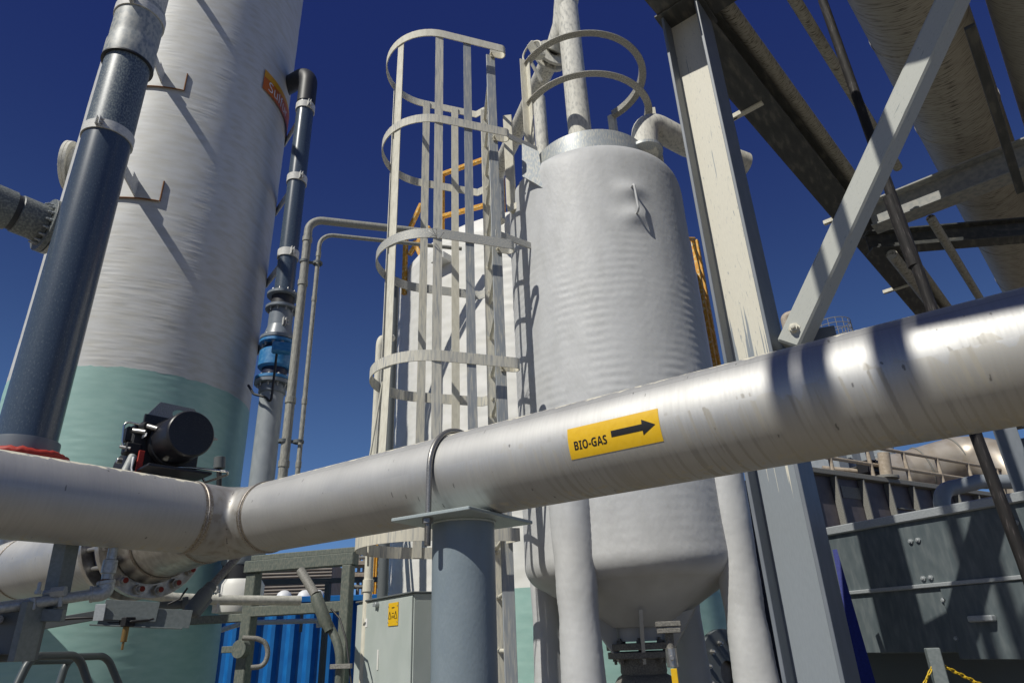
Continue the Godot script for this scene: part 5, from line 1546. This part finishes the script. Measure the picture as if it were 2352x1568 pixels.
	var KB := Basis(kx, Vector3.UP, kx.cross(Vector3.UP))
	var kc := hdp(-112, 1456, 3.42)
	boxobj("housing", Transform3D(KB, kc - KB.z * 0.0820), Vector3(0.5084, 0.2050, 0.1148), M.fitting_gray, k, 0.0033)
	boxobj("side_panel", Transform3D(KB, kc + kx * 0.2665 - KB.z * 0.0246), Vector3(0.0246, 0.2050, 0.1148), M.bracket, k, 0.0016)
	boxobj("door", Transform3D(KB, kc + kx * 0.1640 + KB.z * 0.0000), Vector3(0.1640, 0.1558, 0.0098), M.fitting_gray, k, 0.0016)
	boxobj("dark_window", Transform3D(KB, kc - kx * 0.0164 + KB.z * 0.0000), Vector3(0.1804, 0.1804, 0.0082), M.black_soft, k, 0.0016)
	boxobj("perforated_strut", Transform3D(KB, kc + kx * 0.0492 + KB.z * 0.0246 - Vector3(0, 0.0861, 0)), Vector3(0.3280, 0.0312, 0.0164), M.galv, k, 0.0016)
	for i in 8: cylobj("strut_hole", kc - kx * (0.0738 - 0.0295 * i) + KB.z * 0.0324 - Vector3(0, 0.0861, 0), kc - kx * (0.0738 - 0.0295 * i) + KB.z * 0.0336 - Vector3(0, 0.0861, 0), 0.0074, M.black_soft, k, 12, 0.0002)
	for e in [[0.1640, 0.0410], [-0.0246, 0.0164]]: cylobj("knob", kc + kx * e[0] + Vector3(0, e[1], 0), kc + kx * (e[0] + 0.0410) + KB.z * 0.0574 + Vector3(0, e[1], 0), 0.0148, M.weathered, k, 12)
	boxobj("support_leg", Transform3D(KB, kc - KB.z * 0.1230 - Vector3(0, 0.6150, 0) - kx * 0.2460), Vector3(0.0492, 1.7, 0.0492), M.bracket, k, 0.0016)
	# ladder hand loops
	var hl := thing("step_ladder_handrails", "dark gray bent-tube hand loops of a step ladder in front of the mint tower", "ladder", flat(hdp(150, 1560, 4.6), 0))
	var y := 1.6
	var L0 := [hdp(30, 1590, 4.4), hdp(70, 1507, 4.45), hdp(180, 1504, 4.7), hdp(212, 1600, 4.7)]
	var L1 := [hdp(120, 1620, 4.9), hdp(155, 1509, 4.95), hdp(245, 1506, 5.2), hdp(280, 1590, 5.2)]
	for L in [L0, L1]:
		var path := [flat(L[0], 0.0), L[0], L[1], L[2], L[3], flat(L[3], 0.0)]
		tubeobj("hand_loop", bends(path, 0.09, 8), 0.0205, M.tube_gray, hl, 16)
	tubeobj("cross_tube", [hdp(58, 1519, 4.5), hdp(160, 1517, 4.95)], 0.017, M.tube_gray, hl, 12)
func conduit_fitting(parent: Node, a: Vector3, b: Vector3) -> void:
	var m := MB.new()
	var x := xf_axis(a, b - a)
	var l := a.distance_to(b)
	m.lathe([Vector2(0, -0.005), Vector2(0.02, 0.0), Vector2(0.036, 0.012), Vector2(0.04, 0.03), Vector2(0.04, l - 0.04), Vector2(0.03, l - 0.005), Vector2(0.025, l)], x, 20)
	m.box(Transform3D(x.basis, a.lerp(b, 0.45) + x.basis.z * 0.035), Vector3(0.062, l * 0.7, 0.03), 0.006)
	obj("body", m, M.fitting_gray, parent)

# ---------------------------------------------------------------- things behind, left half
func build_background_left() -> void:
	# electric cabinet
	var a := pol(-47.86, 5.75); var b := pol(-43.6, 4.83)
	var x := flat(b - a, 0).normalized(); var n := x.cross(Vector3.UP)   # n points to the camera side
	if n.dot(CAM - a) < 0: n = -n
	var h := hdp(946, 1362, 4.83).y
	var w := a.distance_to(b)
	var B := Basis(x, Vector3.UP, x.cross(Vector3.UP))
	var c := thing("electric_cabinet", "pale gray-green electric cabinet with a yellow warning plate behind the post", "cabinet", flat((a + b) / 2, 0))
	var mid := (a + b) / 2
	boxobj("case", Transform3D(B, flat(mid - n * 0.225, h / 2)), Vector3(w, h, 0.42), M.cabinet, c, 0.004)
	boxobj("door", Transform3D(B, flat(mid - n * 0.006, (h - 0.012) / 2)), Vector3(w - 0.008, h - 0.02, 0.012), M.cabinet, c, 0.003)
	boxobj("roof", Transform3D(B, flat(mid - n * 0.22, h + 0.006)), Vector3(w + 0.02, 0.012, 0.46), M.fitting_gray, c, 0.003)
	var pln := func(px: float, py: float) -> Vector3: return onplane(px, py, a, n)
	var wp: Vector3 = pln.call(904, 1410)
	var sign := boxobj("warning_plate", Transform3D(B, wp + n * 0.004), Vector3(0.165, 0.15, 0.004), M.sign_yellow, c, 0.0005)
	for s in [-1, 1]:
		var tri := []
		for k in 4: tri.append(wp + n * 0.0085 + x * (0.05 * s + sin(TAU * k / 3) * 0.027) + Vector3(0, -0.012 + cos(TAU * k / 3) * 0.03, 0))
		tubeobj("triangle", tri, 0.0016, M.ink_plain, sign, 5)
	for row in [[0.042, 0.045, 0.007], [0.006, 0.03, 0.005], [-0.012, 0.045, 0.004], [-0.022, 0.045, 0.004]]:   # lines of small print, too fine to read
		boxobj("print_line", Transform3D(B, wp + n * 0.0066 + Vector3(0, row[0], 0)), Vector3(row[1], row[2], 0.0008), M.ink_plain, sign, 0.0002)
	for s in [[-1, -1], [1, -1], [-1, 1], [1, 1]]: inst("rivet", boltmesh(0.005, 0.003, 0), M.bolt, sign, xf_axis(wp + n * 0.006 + x * 0.075 * s[0] + Vector3(0, 0.052 * s[1], 0), n))
	var lk: Vector3 = pln.call(869, 1388)
	cylobj("lock", lk, lk + n * 0.03, 0.018, M.galv, c, 12)
	boxobj("lock_tab", Transform3D(B, lk + n * 0.02 - x * 0.025), Vector3(0.05, 0.024, 0.014), M.galv, c, 0.002)
	var tag: Vector3 = pln.call(868, 1515)
	boxobj("name_strip", Transform3D(B, tag + n * 0.003), Vector3(0.022, 0.13, 0.004), M.plain_white, c, 0.001)
	var st: Vector3 = pln.call(837, 1432)
	var m := MB.new()
	m.prism(PackedVector2Array([Vector2(-0.05, -0.03), Vector2(0.06, -0.025), Vector2(0.058, 0.035), Vector2(-0.045, 0.03)]), 0.002, Transform3D(B, st + n * 0.002))
	obj("peeling_sticker", m, M.white, c)
	m = MB.new()
	m.prism(PackedVector2Array([Vector2(-0.012, -0.035), Vector2(0.022, 0.03), Vector2(0.05, 0.035)]), 0.002, Transform3D(B * Basis(Vector3.UP, -0.35), st + n * 0.012))
	obj("sticker_corner", m, M.white, c)
	# green-gray tube frame with conduits
	var f := thing("tube_frame", "weathered green-gray square tube frame in front of the blue container", "frame", flat(hdp(680, 1400, 6.156), 0))
	var F0 := hdp(560, 1300, 6.399); var F1 := hdp(797, 1300, 5.832)
	var fx := flat(F1 - F0, 0).normalized()
	var FB := Basis(fx, Vector3.UP, fx.cross(Vector3.UP))
	var ft := hdp(590, 1288, 6.359).y
	var bar := func(called: String, p: Vector3, q: Vector3, s: float) -> void:
		var mm := MB.new()
		mm.box(Transform3D(FB if absf((q - p).normalized().y) < 0.5 else FB, (p + q) / 2), Vector3(s if absf((q - p).y) > absf((q - p).dot(fx)) else p.distance_to(q), p.distance_to(q) if absf((q - p).y) > absf((q - p).dot(fx)) else s, s), 0.006)
		obj(called, mm, M.frame, f)
	var L := flat(hdp(580, 1350, 6.399), 0); var R := flat(hdp(798, 1340, 5.832), 0)
	bar.call("upright", L, flat(L, ft - 0.097), 0.097)
	bar.call("upright", R, flat(R, ft - 0.097), 0.081)
	bar.call("top_rail", flat(L, ft - 0.0485) - fx * 0.06, flat(R, ft - 0.0485) + fx * 0.05, 0.097)
	bar.call("top_rail", flat(L, ft + 0.0225) - fx * 0.02, flat(R, ft + 0.0225) + fx * 0.055, 0.045)
	var my := hdp(700, 1398, 6.075).y
	bar.call("mid_rail", flat(L, my) + fx * 0.05, flat(R, my) - fx * 0.042, 0.081)
	var ly := hdp(540, 1398, 6.399).y
	bar.call("outrigger", flat(L, my - 0.04) - fx * 0.6, flat(L, my - 0.04) - fx * 0.05, 0.065)
	var nf := fx.cross(Vector3.UP)
	if nf.dot(CAM - L) < 0: nf = -nf
	var gb := hdp(560, 1490, 6.278)
	cylobj("junction_box", gb, gb + nf * 0.07, 0.068, M.frame, f, 20)
	boxobj("box_tail", Transform3D(FB, gb - fx * 0.12 + nf * 0.03), Vector3(0.12, 0.05, 0.04), M.frame, f, 0.004)
	tubeobj("flexible_conduit", bends([gb + nf * 0.08 + Vector3(0.05, 0.08, 0), hdp(590, 1466, 6.156), hdp(610, 1475, 6.156), hdp(616, 1500, 6.156), hdp(606, 1530, 6.156), hdp(575, 1533, 6.156)], 0.12, 6), 0.019, M.weathered, f, 12)
	# bent conduit in front of the frame
	var g := thing("bent_conduit", "thick gray-green bent conduit with a fitting in front of the tube frame", "conduit", flat(hdp(780, 1560, 5.346), 0))
	tubeobj("pipe", bends([hdp(728, 1362, 5.427), hdp(752, 1428, 5.346), hdp(782, 1490, 5.265), flat(hdp(785, 1568, 5.225), 0.0)], 0.5, 10), 0.030, M.frame, g, 18)
	m_cap_like(g, hdp(752, 1440, 5.306), hdp(724, 1366, 5.362), 0.047, M.frame)
	tubeobj("upper_pipe", [hdp(724, 1366, 5.362), hdp(690, 1310, 5.508)], 0.033, M.weathered, g, 16)
	boxobj("strut_clip", Transform3D(FB, hdp(783, 1530, 5.200)), Vector3(0.16, 0.03, 0.03), M.weathered, g, 0.002)
	tubeobj("thin_cable", [hdp(760, 1398, 5.427), hdp(780, 1420, 5.346), hdp(795, 1470, 5.265), hdp(806, 1568, 5.184)], 0.007, M.cable, g, 6)
	# white conduit across the container
	var wc := thing("container_conduit", "white conduit with a junction box crossing the blue container wall", "conduit", hdp(640, 1440, 9.5))
	tubeobj("pipe", [hdp(490, 1452, 9.6), hdp(560, 1430, 9.6), hdp(700, 1426, 9.6), hdp(738, 1425, 9.6)], 0.03, M.white, wc, 12)
	boxobj("junction_box", Transform3D(FB, hdp(742, 1426, 9.6)), Vector3(0.16, 0.15, 0.08), M.plain_white, wc, 0.006)
	boxobj("strut", Transform3D(FB, hdp(692, 1426, 9.65)), Vector3(0.03, 0.26, 0.03), M.fitting_gray, wc, 0.002)
	# blue corrugated container
	var k0 := pol(-62.0, 14.6); var k1 := pol(-44.0, 14.0)
	var kx := flat(k1 - k0, 0).normalized()
	var kn := kx.cross(Vector3.UP)
	if kn.dot(CAM - k0) < 0: kn = -kn
	var con := thing("blue_container", "bright blue corrugated steel container behind the tube frame", "container", flat((k0 + k1) / 2, 0))
	var yt := hdp(700, 1372, 14.2).y
	m = MB.new()
	var len := k0.distance_to(k1)
	var u := 0.0
	var prof := []
	while u < len:
		for e in [[0.0, 0.0], [0.07, 0.0], [0.14, -0.09], [0.26, -0.09]]: prof.append(k0 + kx * (u + e[0]) + kn * e[1])
		u += 0.34
	for i in prof.size() - 1:
		var p: Vector3 = prof[i]; var q: Vector3 = prof[i + 1]
		var nn := (q - p).cross(Vector3.UP).normalized()
		if nn.dot(kn) < 0: nn = -nn
		m.face([flat(p, 0.15), flat(q, 0.15), flat(q, yt - 0.09), flat(p, yt - 0.09)], nn)
	obj("corrugated_wall", m, M.container, con)
	var KB := Basis(kx, Vector3.UP, kx.cross(Vector3.UP))
	boxobj("top_rail", Transform3D(KB, flat((k0 + k1) / 2 - kn * 0.05, yt - 0.04)), Vector3(len, 0.10, 0.16), M.container, con, 0.008)
	boxobj("bottom_rail", Transform3D(KB, flat((k0 + k1) / 2 - kn * 0.05, 0.08)), Vector3(len, 0.14, 0.14), M.container, con, 0.008)
	boxobj("roof", Transform3D(KB, flat((k0 + k1) / 2 - kn * 1.3, yt)), Vector3(len, 0.05, 2.35), M.container, con, 0.004)
	for px in [652, 700, 728]:
		var q := hdp(px, 1368, 15.0)
		var v := thing("roof_vent", {652: "small white domed vent on the blue container roof, first from the white drum", 700: "small white domed vent on the blue container roof, between two other vents", 728: "small white domed vent on the blue container roof, first from the cabinet"}[px], "vent", flat(q, yt + 0.02), "vents on the container roof")
		m = MB.new()
		m.lathe([Vector2(0.16, 0), Vector2(0.16, 0.05), Vector2(0.12, 0.13), Vector2(0.06, 0.17), Vector2(0, 0.18)], Transform3D(Basis.IDENTITY, flat(q, yt + 0.02)), 20)
		obj("cap", m, M.white, v)
	# beige clad building with fine ribs behind
	var bl := thing("clad_building", "beige building with fine horizontal cladding ribs behind the blue container", "building", flat(pol(-52.6, 24.0), 0))
	var b0 := pol(-56.2, 24.0); var b1 := pol(-49.9, 23.4)
	var bx := flat(b1 - b0, 0).normalized()
	var bn := bx.cross(Vector3.UP)
	if bn.dot(CAM - b0) < 0: bn = -bn
	var bt := hdp(680, 1292, 23.5).y
	var BBs := Basis(bx, Vector3.UP, bx.cross(Vector3.UP))
	boxobj("core", Transform3D(BBs, flat((b0 + b1) / 2 - bn * 2.05, bt / 2)), Vector3(b0.distance_to(b1), bt, 4.0), M.beige, bl, 0.01)
	m = MB.new()
	var yy := 2.2
	while yy < bt - 0.05:
		m.box(Transform3D(BBs, flat((b0 + b1) / 2, yy)), Vector3(b0.distance_to(b1), 0.05, 0.08), 0.015)
		yy += 0.10
	var ribs := obj("cladding_ribs", m, M.beige, bl)
	ribs.set_meta("kind", "stuff")
	var hr := thing("gray_rail", "thin gray horizontal rail passing behind the tube frame", "rail", hdp(650, 1335, 9.0))
	boxobj("bar", xf_z((hdp(490, 1340, 9.2) + hdp(890, 1330, 9.0)) / 2, hdp(890, 1330, 9.0) - hdp(490, 1340, 9.2)), Vector3(0.05, 0.06, hdp(490, 1340, 9.2).distance_to(hdp(890, 1330, 9.0))), M.fitting_gray, hr, 0.004)
	boxobj("drop", Transform3D(FB, flat(hdp(752, 1360, 9.0), (hdp(752, 1333, 9.0).y) / 2)), Vector3(0.06, hdp(752, 1333, 9.0).y - 0.04, 0.06), M.fitting_gray, hr, 0.004)
	# scaffold tower with a yellow ladder far behind
	var sc := thing("scaffold", "distant steel scaffold with decks and a yellow ladder behind the cabinet", "scaffold", flat(pol(-46.8, 26.0), 0))
	for px in [826, 838, 862, 880]:
		var q := hdp(px, 1262, 26.0)
		tubeobj("standard", [flat(q, 0), flat(q, q.y)], 0.06, M.weathered, sc, 8)
	for py in [1268, 1281, 1300, 1318, 1332, 1348]:
		tubeobj("ledger", [hdp(806, py, 26.0), hdp(892, py - 2, 26.0)], 0.07, M.weathered, sc, 8)
	for e in [[810, 845, 1295], [812, 850, 1322]]:
		boxobj("deck", xf_z((hdp(e[0], e[2], 26.2) + hdp(e[1], e[2], 26.2)) / 2, hdp(e[1], e[2], 26.2) - hdp(e[0], e[2], 26.2)), Vector3(0.8, 0.14, 0.7), M.tan, sc, 0.01)
	for px in [858, 864]: boxobj("ladder_stile", Transform3D(Basis.IDENTITY, flat(hdp(px, 1320, 25.8), 3.2)), Vector3(0.07, 4.4, 0.07), M.yellow, sc, 0.005)
	for i in 14: tubeobj("ladder_rung", [flat(hdp(858, 1320, 25.8), 1.4 + 0.3 * i), flat(hdp(864, 1320, 25.8), 1.4 + 0.3 * i)], 0.02, M.yellow, sc, 6)
	for i in 4: boxobj("tan_board", Transform3D(KB, flat(hdp(852 + (i % 2) * 14, 1350, 26.1), 4.6 - 0.8 * i)), Vector3(0.5, 0.10, 0.5), M.tan, sc, 0.01)
	# uprights between cabinet and cage
	var up := thing("pale_standpipe", "pale standpipe with sockets rising behind the cabinet", "pipe", flat(hdp(848, 1300, 5.6), 0))
	var ut := hdp(868, 795, 5.9)
	tubeobj("pipe", bends([flat(hdp(846, 1330, 5.6), 0), flat(hdp(846, 1330, 5.6), hdp(860, 778, 5.6).y), hdp(900, 776, 5.9)], 0.12, 8), 0.034, M.cage_white, up, 18)
	cylobj("socket", flat(hdp(846, 1330, 5.6), 2.0), flat(hdp(846, 1330, 5.6), 2.09), 0.042, M.cage_white, up)
	cylobj("socket", flat(hdp(846, 1330, 5.6), 2.42), flat(hdp(846, 1330, 5.6), 2.5), 0.042, M.cage_white, up)
	boxobj("end_flange", Transform3D(Basis(Vector3.UP, 0.6), hdp(893, 777, 5.85)), Vector3(0.04, 0.14, 0.12), M.cage_white, up, 0.006)
	var ds := thing("dark_standpipe", "dark gray standpipe just left of the wide white tank", "pipe", flat(hdp(881, 1300, 6.5), 0))
	cylobj("pipe", flat(hdp(881, 1300, 6.5), 0), flat(hdp(881, 1300, 6.5), hdp(905, 640, 6.5).y), 0.05, M.fitting_gray, ds, 20)

func m_cap_like(parent: Node, a: Vector3, b: Vector3, r: float, mat: Material) -> void:
	var m := MB.new()
	var l := a.distance_to(b)
	m.lathe([Vector2(r * 0.66, -0.03), Vector2(r * 0.68, 0.0), Vector2(r, 0.04), Vector2(r, l - 0.03), Vector2(r * 0.9, l - 0.005), Vector2(r * 0.7, l)], xf_axis(a, b - a), 8)
	obj("fitting", m, mat, parent)

# ---------------------------------------------------------------- things behind, right half
func build_background_right() -> void:
	# galvanised housing on legs
	var a := pol(-11.6, 4.84); var d2 := pol(1.83, 4.19)
	var x := flat(d2 - a, 0).normalized()
	var n := x.cross(Vector3.UP)
	if n.dot(CAM - a) < 0: n = -n
	var B := Basis(x, Vector3.UP, x.cross(Vector3.UP))
	var w := 2.2
	var yt := hdp(2100, 1190, 4.44).y
	var yb := hdp(2100, 1502, 4.44).y
	var t := thing("galvanised_housing", "big mottled galvanised sheet-metal housing on legs at the lower right", "housing", flat(a + x * w / 2, 0))
	var c := a + x * (w / 2 - 0.25) - n * 0.5
	boxobj("body", Transform3D(B, flat(c, (yt + yb) / 2)), Vector3(w, yt - yb, 1.0), M.hopper, t, 0.006)
	boxobj("rim", Transform3D(B, flat(c + n * 0.0, yt + 0.012)), Vector3(w + 0.02, 0.05, 1.05), M.galv, t, 0.006)
	var ym := hdp(2100, 1346, 4.4).y
	boxobj("seam_flange", Transform3D(B, flat(a + x * (w / 2 - 0.25) + n * 0.012, ym)), Vector3(w, 0.022, 0.022), M.galv, t, 0.004)
	var pl := func(px: float, py: float) -> Vector3: return onplane(px, py, a, n)
	var dp: Vector3 = pl.call(2290, 1425)
	boxobj("access_door", Transform3D(B, dp + n * 0.006 + x * 0.12), Vector3(0.70, 0.35, 0.010), M.hopper, t, 0.003)
	var hp: Vector3 = pl.call(2265, 1420)
	boxobj("door_handle", Transform3D(B, hp + n * 0.035), Vector3(0.12, 0.03, 0.045), M.galv, t, 0.006)
	for e in [[2094, 1243], [2111, 1240], [2123, 1328], [2140, 1326], [2170, 1378], [2200, 1466], [2336, 1200]]:
		var bp: Vector3 = pl.call(e[0], e[1])
		inst("rivet", boltmesh(0.014, 0.010, 0.006), M.galv, t, xf_axis(bp + n * 0.001, n))
	for e in [0.1, 1.2, 2.2]:
		for q in [0.95]: boxobj("leg", Transform3D(B, flat(a + x * (e - 0.2) - n * q, yb / 2)), Vector3(0.07, yb, 0.07), M.galv, t, 0.004)
	var back := boxobj("dark_gap_filler", Transform3D(B, flat(c - n * 0.15, yb / 2 - 0.002)), Vector3(w - 0.1, yb - 0.004, 0.6), M.fitting_gray, t, 0.004)  # added gray box that keeps the gap under the housing dark
	# rack stub column at the right edge, pale face
	var e0 := hdp(2325, 1060, 6.4)
	var rc := thing("far_column", "gray steel column rising behind the galvanised housing at the right", "column", flat(e0, 0))
	boxobj("flange", Transform3D(Basis(Vector3.UP, -0.1), flat(hdp(2335, 1060, 6.6), 1.65)), Vector3(0.16, 3.3, 0.012), M.column, rc, 0.002)
	boxobj("web", Transform3D(Basis(Vector3.UP, -0.1), flat(hdp(2350, 1060, 6.7), 1.65)), Vector3(0.012, 3.3, 0.18), M.column, rc, 0.002)
	# blue sheet edge
	var s0 := hdp(1918, 1262, 4.3); var s1 := hdp(2000, 1600, 4.0)
	var st := thing("blue_strap", "bright blue strap hanging diagonally beside the gray column", "strap", s1)
	var m := MB.new()
	m.prism(PackedVector2Array([Vector2(-0.012, s0.distance_to(s1) / 2), Vector2(0.012, s0.distance_to(s1) / 2), Vector2(0.04, -s0.distance_to(s1) / 2), Vector2(-0.04, -s0.distance_to(s1) / 2)]), 0.006, Transform3D(Basis((CAM - s0).normalized().cross(s0 - s1).normalized() * -1.0, (s0 - s1).normalized(), ((CAM - s0).normalized().cross(s0 - s1).normalized() * -1.0).cross((s0 - s1).normalized())), (s0 + s1) / 2))
	obj("webbing", m, M.strap_blue, st)
	# small post with yellow chain
	var cp := hdp(2160, 1568, 4.100)
	var ch := thing("chain_post", "gray post with a yellow plastic chain under the galvanised housing", "post", flat(cp, 0))
	boxobj("post", Transform3D(Basis(Vector3.UP, 0.3), flat(hdp(2155, 1540, 4.100), 0.75)), Vector3(0.06, 1.5, 0.06), M.bracket, ch, 0.004)
	for e in [[hdp(2145, 1525, 4.084), hdp(2110, 1600, 4.018)], [hdp(2165, 1528, 4.100), hdp(2260, 1575, 4.264)]]:
		var p: Vector3 = e[0]; var q: Vector3 = e[1]
		var k := int(p.distance_to(q) / 0.026)
		for i in k:
			var cc := p.lerp(q, (i + 0.5) / k)
			m = MB.new()
			var dir := (q - p).normalized()
			var sd := dir.cross(Vector3.UP if i % 2 else Vector3.RIGHT).normalized()
			var link := []
			for j in 10: link.append(cc + dir * cos(TAU * j / 10) * 0.018 + sd * sin(TAU * j / 10) * 0.009)
			m.tube(link, 0.0035, 5, false, true)
			obj("chain_link", m, M.chain, ch)
	# brown panelled basin behind
	var k0 := pol(-13.0, 9.3); var k1 := pol(0.6, 14.2)
	var kx := flat(k1 - k0, 0).normalized()
	var kn := kx.cross(Vector3.UP)
	if kn.dot(CAM - k0) < 0: kn = -kn
	var KB := Basis(kx, Vector3.UP, kx.cross(Vector3.UP))
	var kt := hdp(1880, 1097, 10.1).y
	var bs := thing("panelled_basin", "dark brown ribbed steel basin with a walkway rail behind the galvanised housing", "tank", flat((k0 + k1) / 2, 0))
	var len := k0.distance_to(k1) + 3.0
	var kc := k0 + kx * len / 2
	boxobj("wall", Transform3D(KB, flat(kc - kn * 1.5, kt / 2)), Vector3(len, kt, 3.0), M.brown, bs, 0.01)
	boxobj("rim", Transform3D(KB, flat(kc + kn * 0.02, kt + 0.03)), Vector3(len, 0.07, 0.16), M.weathered, bs, 0.006)
	var u := 0.35
	while u < len:
		boxobj("rib", Transform3D(KB, flat(k0 + kx * u + kn * 0.05, kt / 2)), Vector3(0.035, kt - 0.02, 0.09), M.weathered, bs, 0.005)
		u += 0.62
	boxobj("nameplate", Transform3D(KB, flat(onplane(1960, 1132, k0, kn), onplane(1960, 1132, k0, kn).y) + kn * 0.004), Vector3(0.52, 0.16, 0.01), M.weathered, bs, 0.002)
	boxobj("patch_panel", Transform3D(KB, onplane(2085, 1170, k0, kn) + kn * 0.02), Vector3(0.55, 0.02, 0.03), M.weathered, bs, 0.002)
	# walkway rail on the basin
	var wr := thing("walkway_rail", "tan walkway hand rail along the top of the brown basin", "railing", flat(k0, kt))
	for y in [0.52, 1.02]:
		tubeobj("rail", [flat(k0, kt + y * 0.55) - kn * 0.05, flat(k0 + kx * len, kt + y * 0.55) - kn * 0.05], 0.028, M.tan, wr, 8)
	u = 0.2
	while u < len:
		tubeobj("post", [flat(k0 + kx * u, kt) - kn * 0.05, flat(k0 + kx * u, kt + 0.56) - kn * 0.05], 0.03, M.tan, wr, 8)
		u += 0.95
	# insulated pipe with elbow
	var ip := thing("insulated_pipe", "thick tan insulated pipe with an elbow behind the brown basin", "pipe", flat(hdp(2200, 1060, 15.0), 0))
	var P := [hdp(1990, 1110, 14.5), hdp(2080, 1090, 15.0), hdp(2235, 1045, 15.5), hdp(2325, 1080, 15.0), flat(hdp(2335, 1090, 15.0), 0.5)]
	tubeobj("pipe", bends(P, 0.55, 10), 0.43, M.insul, ip, 32)
	for e in [0.25, 0.75]: tubeobj("strap_band", ring((P[1] as Vector3).lerp(P[2], e), P[2] - P[1], 0.437, 32) + [ring((P[1] as Vector3).lerp(P[2], e), P[2] - P[1], 0.437, 32)[0]], 0.016, M.weathered, ip, 6)
	for px in [1990, 2040]: cylobj("stack", flat(hdp(px, 1080, 16.0), 0), flat(hdp(px, 1080, 16.0), 6.5), 0.22, M.gray_pipe_light, ip, 20)
	# pale ducting and cabinets behind the rail
	var pb := thing("pale_ductwork", "pale gray box ductwork behind the walkway rail", "duct", flat(hdp(1920, 1085, 13.5), 0))
	for i in 4: boxobj("duct_box", Transform3D(KB, flat(hdp(1896 + 34 * i, 1090, 13.0 + 0.6 * i), 3.0)), Vector3(0.30, 3.6 - 0.3 * (i % 2), 0.8), M.gray_pipe_light, pb, 0.02)
	# dark pump group
	var pg := thing("pump_group", "cluster of dark valves and actuators on the basin rim", "valve", hdp(2005, 1085, 11.4))
	boxobj("motor", Transform3D(KB, hdp(2000, 1075, 11.4)), Vector3(0.34, 0.20, 0.24), M.black_soft, pg, 0.02)
	cylobj("gear", hdp(1985, 1090, 11.4), hdp(2005, 1098, 11.4), 0.10, M.black_soft, pg)
	cylobj("riser", hdp(2038, 1098, 11.2), hdp(2030, 1040, 11.2), 0.085, M.tan, pg)
	cylobj("riser_flange", hdp(2039, 1099, 11.2), hdp(2038, 1093, 11.2), 0.16, M.weathered, pg)
	tubeobj("link_rod", [hdp(1950, 1080, 11.4), hdp(2015, 1060, 11.3)], 0.035, M.black_soft, pg, 8)
	tubeobj("feed_pipe", [hdp(1890, 1075, 11.2), hdp(1980, 1083, 11.4)], 0.04, M.tan, pg, 8)
	# gray bent pipe in front of the basin
	var gp := thing("gray_bend_pipe", "smooth gray pipe bending over behind the galvanised housing", "pipe", flat(hdp(2165, 1165, 7.0), 0))
	tubeobj("pipe", bends([flat(hdp(2162, 1170, 7.0), 0.3), hdp(2155, 1128, 7.0), hdp(2250, 1106, 7.4), hdp(2420, 1106, 8.0)], 0.18, 10), 0.066, M.gray_pipe_light, gp, 20)
	# far silo ring and stack above the pipe
	var fs := thing("distant_silo", "distant pale silo top with a thin ring rail above the bio-gas pipe", "silo", flat(pol(-8.3, 45), 0))
	var sc := pol(-6.9, 45)
	var sy := hdp(1912, 768, 45).y
	cylobj("silo_shell", flat(sc, 0), flat(sc, sy - 0.7), 1.2, M.plain_white, fs, 40)
	for k in 3:
		m = MB.new()
		m.tube(ring(flat(sc, sy + 0.35 * k), Vector3.UP, 1.15, 40), 0.025, 6, false, true)
		obj("ring_rail", m, M.weathered, fs)
	for k in 16: tubeobj("rail_post", [flat(sc, sy - 0.7) + Vector3(sin(TAU * k / 16), 0, cos(TAU * k / 16)) * 1.15, flat(sc, sy + 0.72) + Vector3(sin(TAU * k / 16), 0, cos(TAU * k / 16)) * 1.15], 0.022, M.weathered, fs, 5)
	var fk := thing("distant_gooseneck", "distant tan gooseneck vent above the gusset plate", "vent", flat(hdp(1812, 740, 30), 0))
	tubeobj("pipe", bends([flat(hdp(1806, 760, 30), 0), hdp(1803, 728, 30), hdp(1822, 722, 30)], 0.3), 0.20, M.tan, fk, 16)
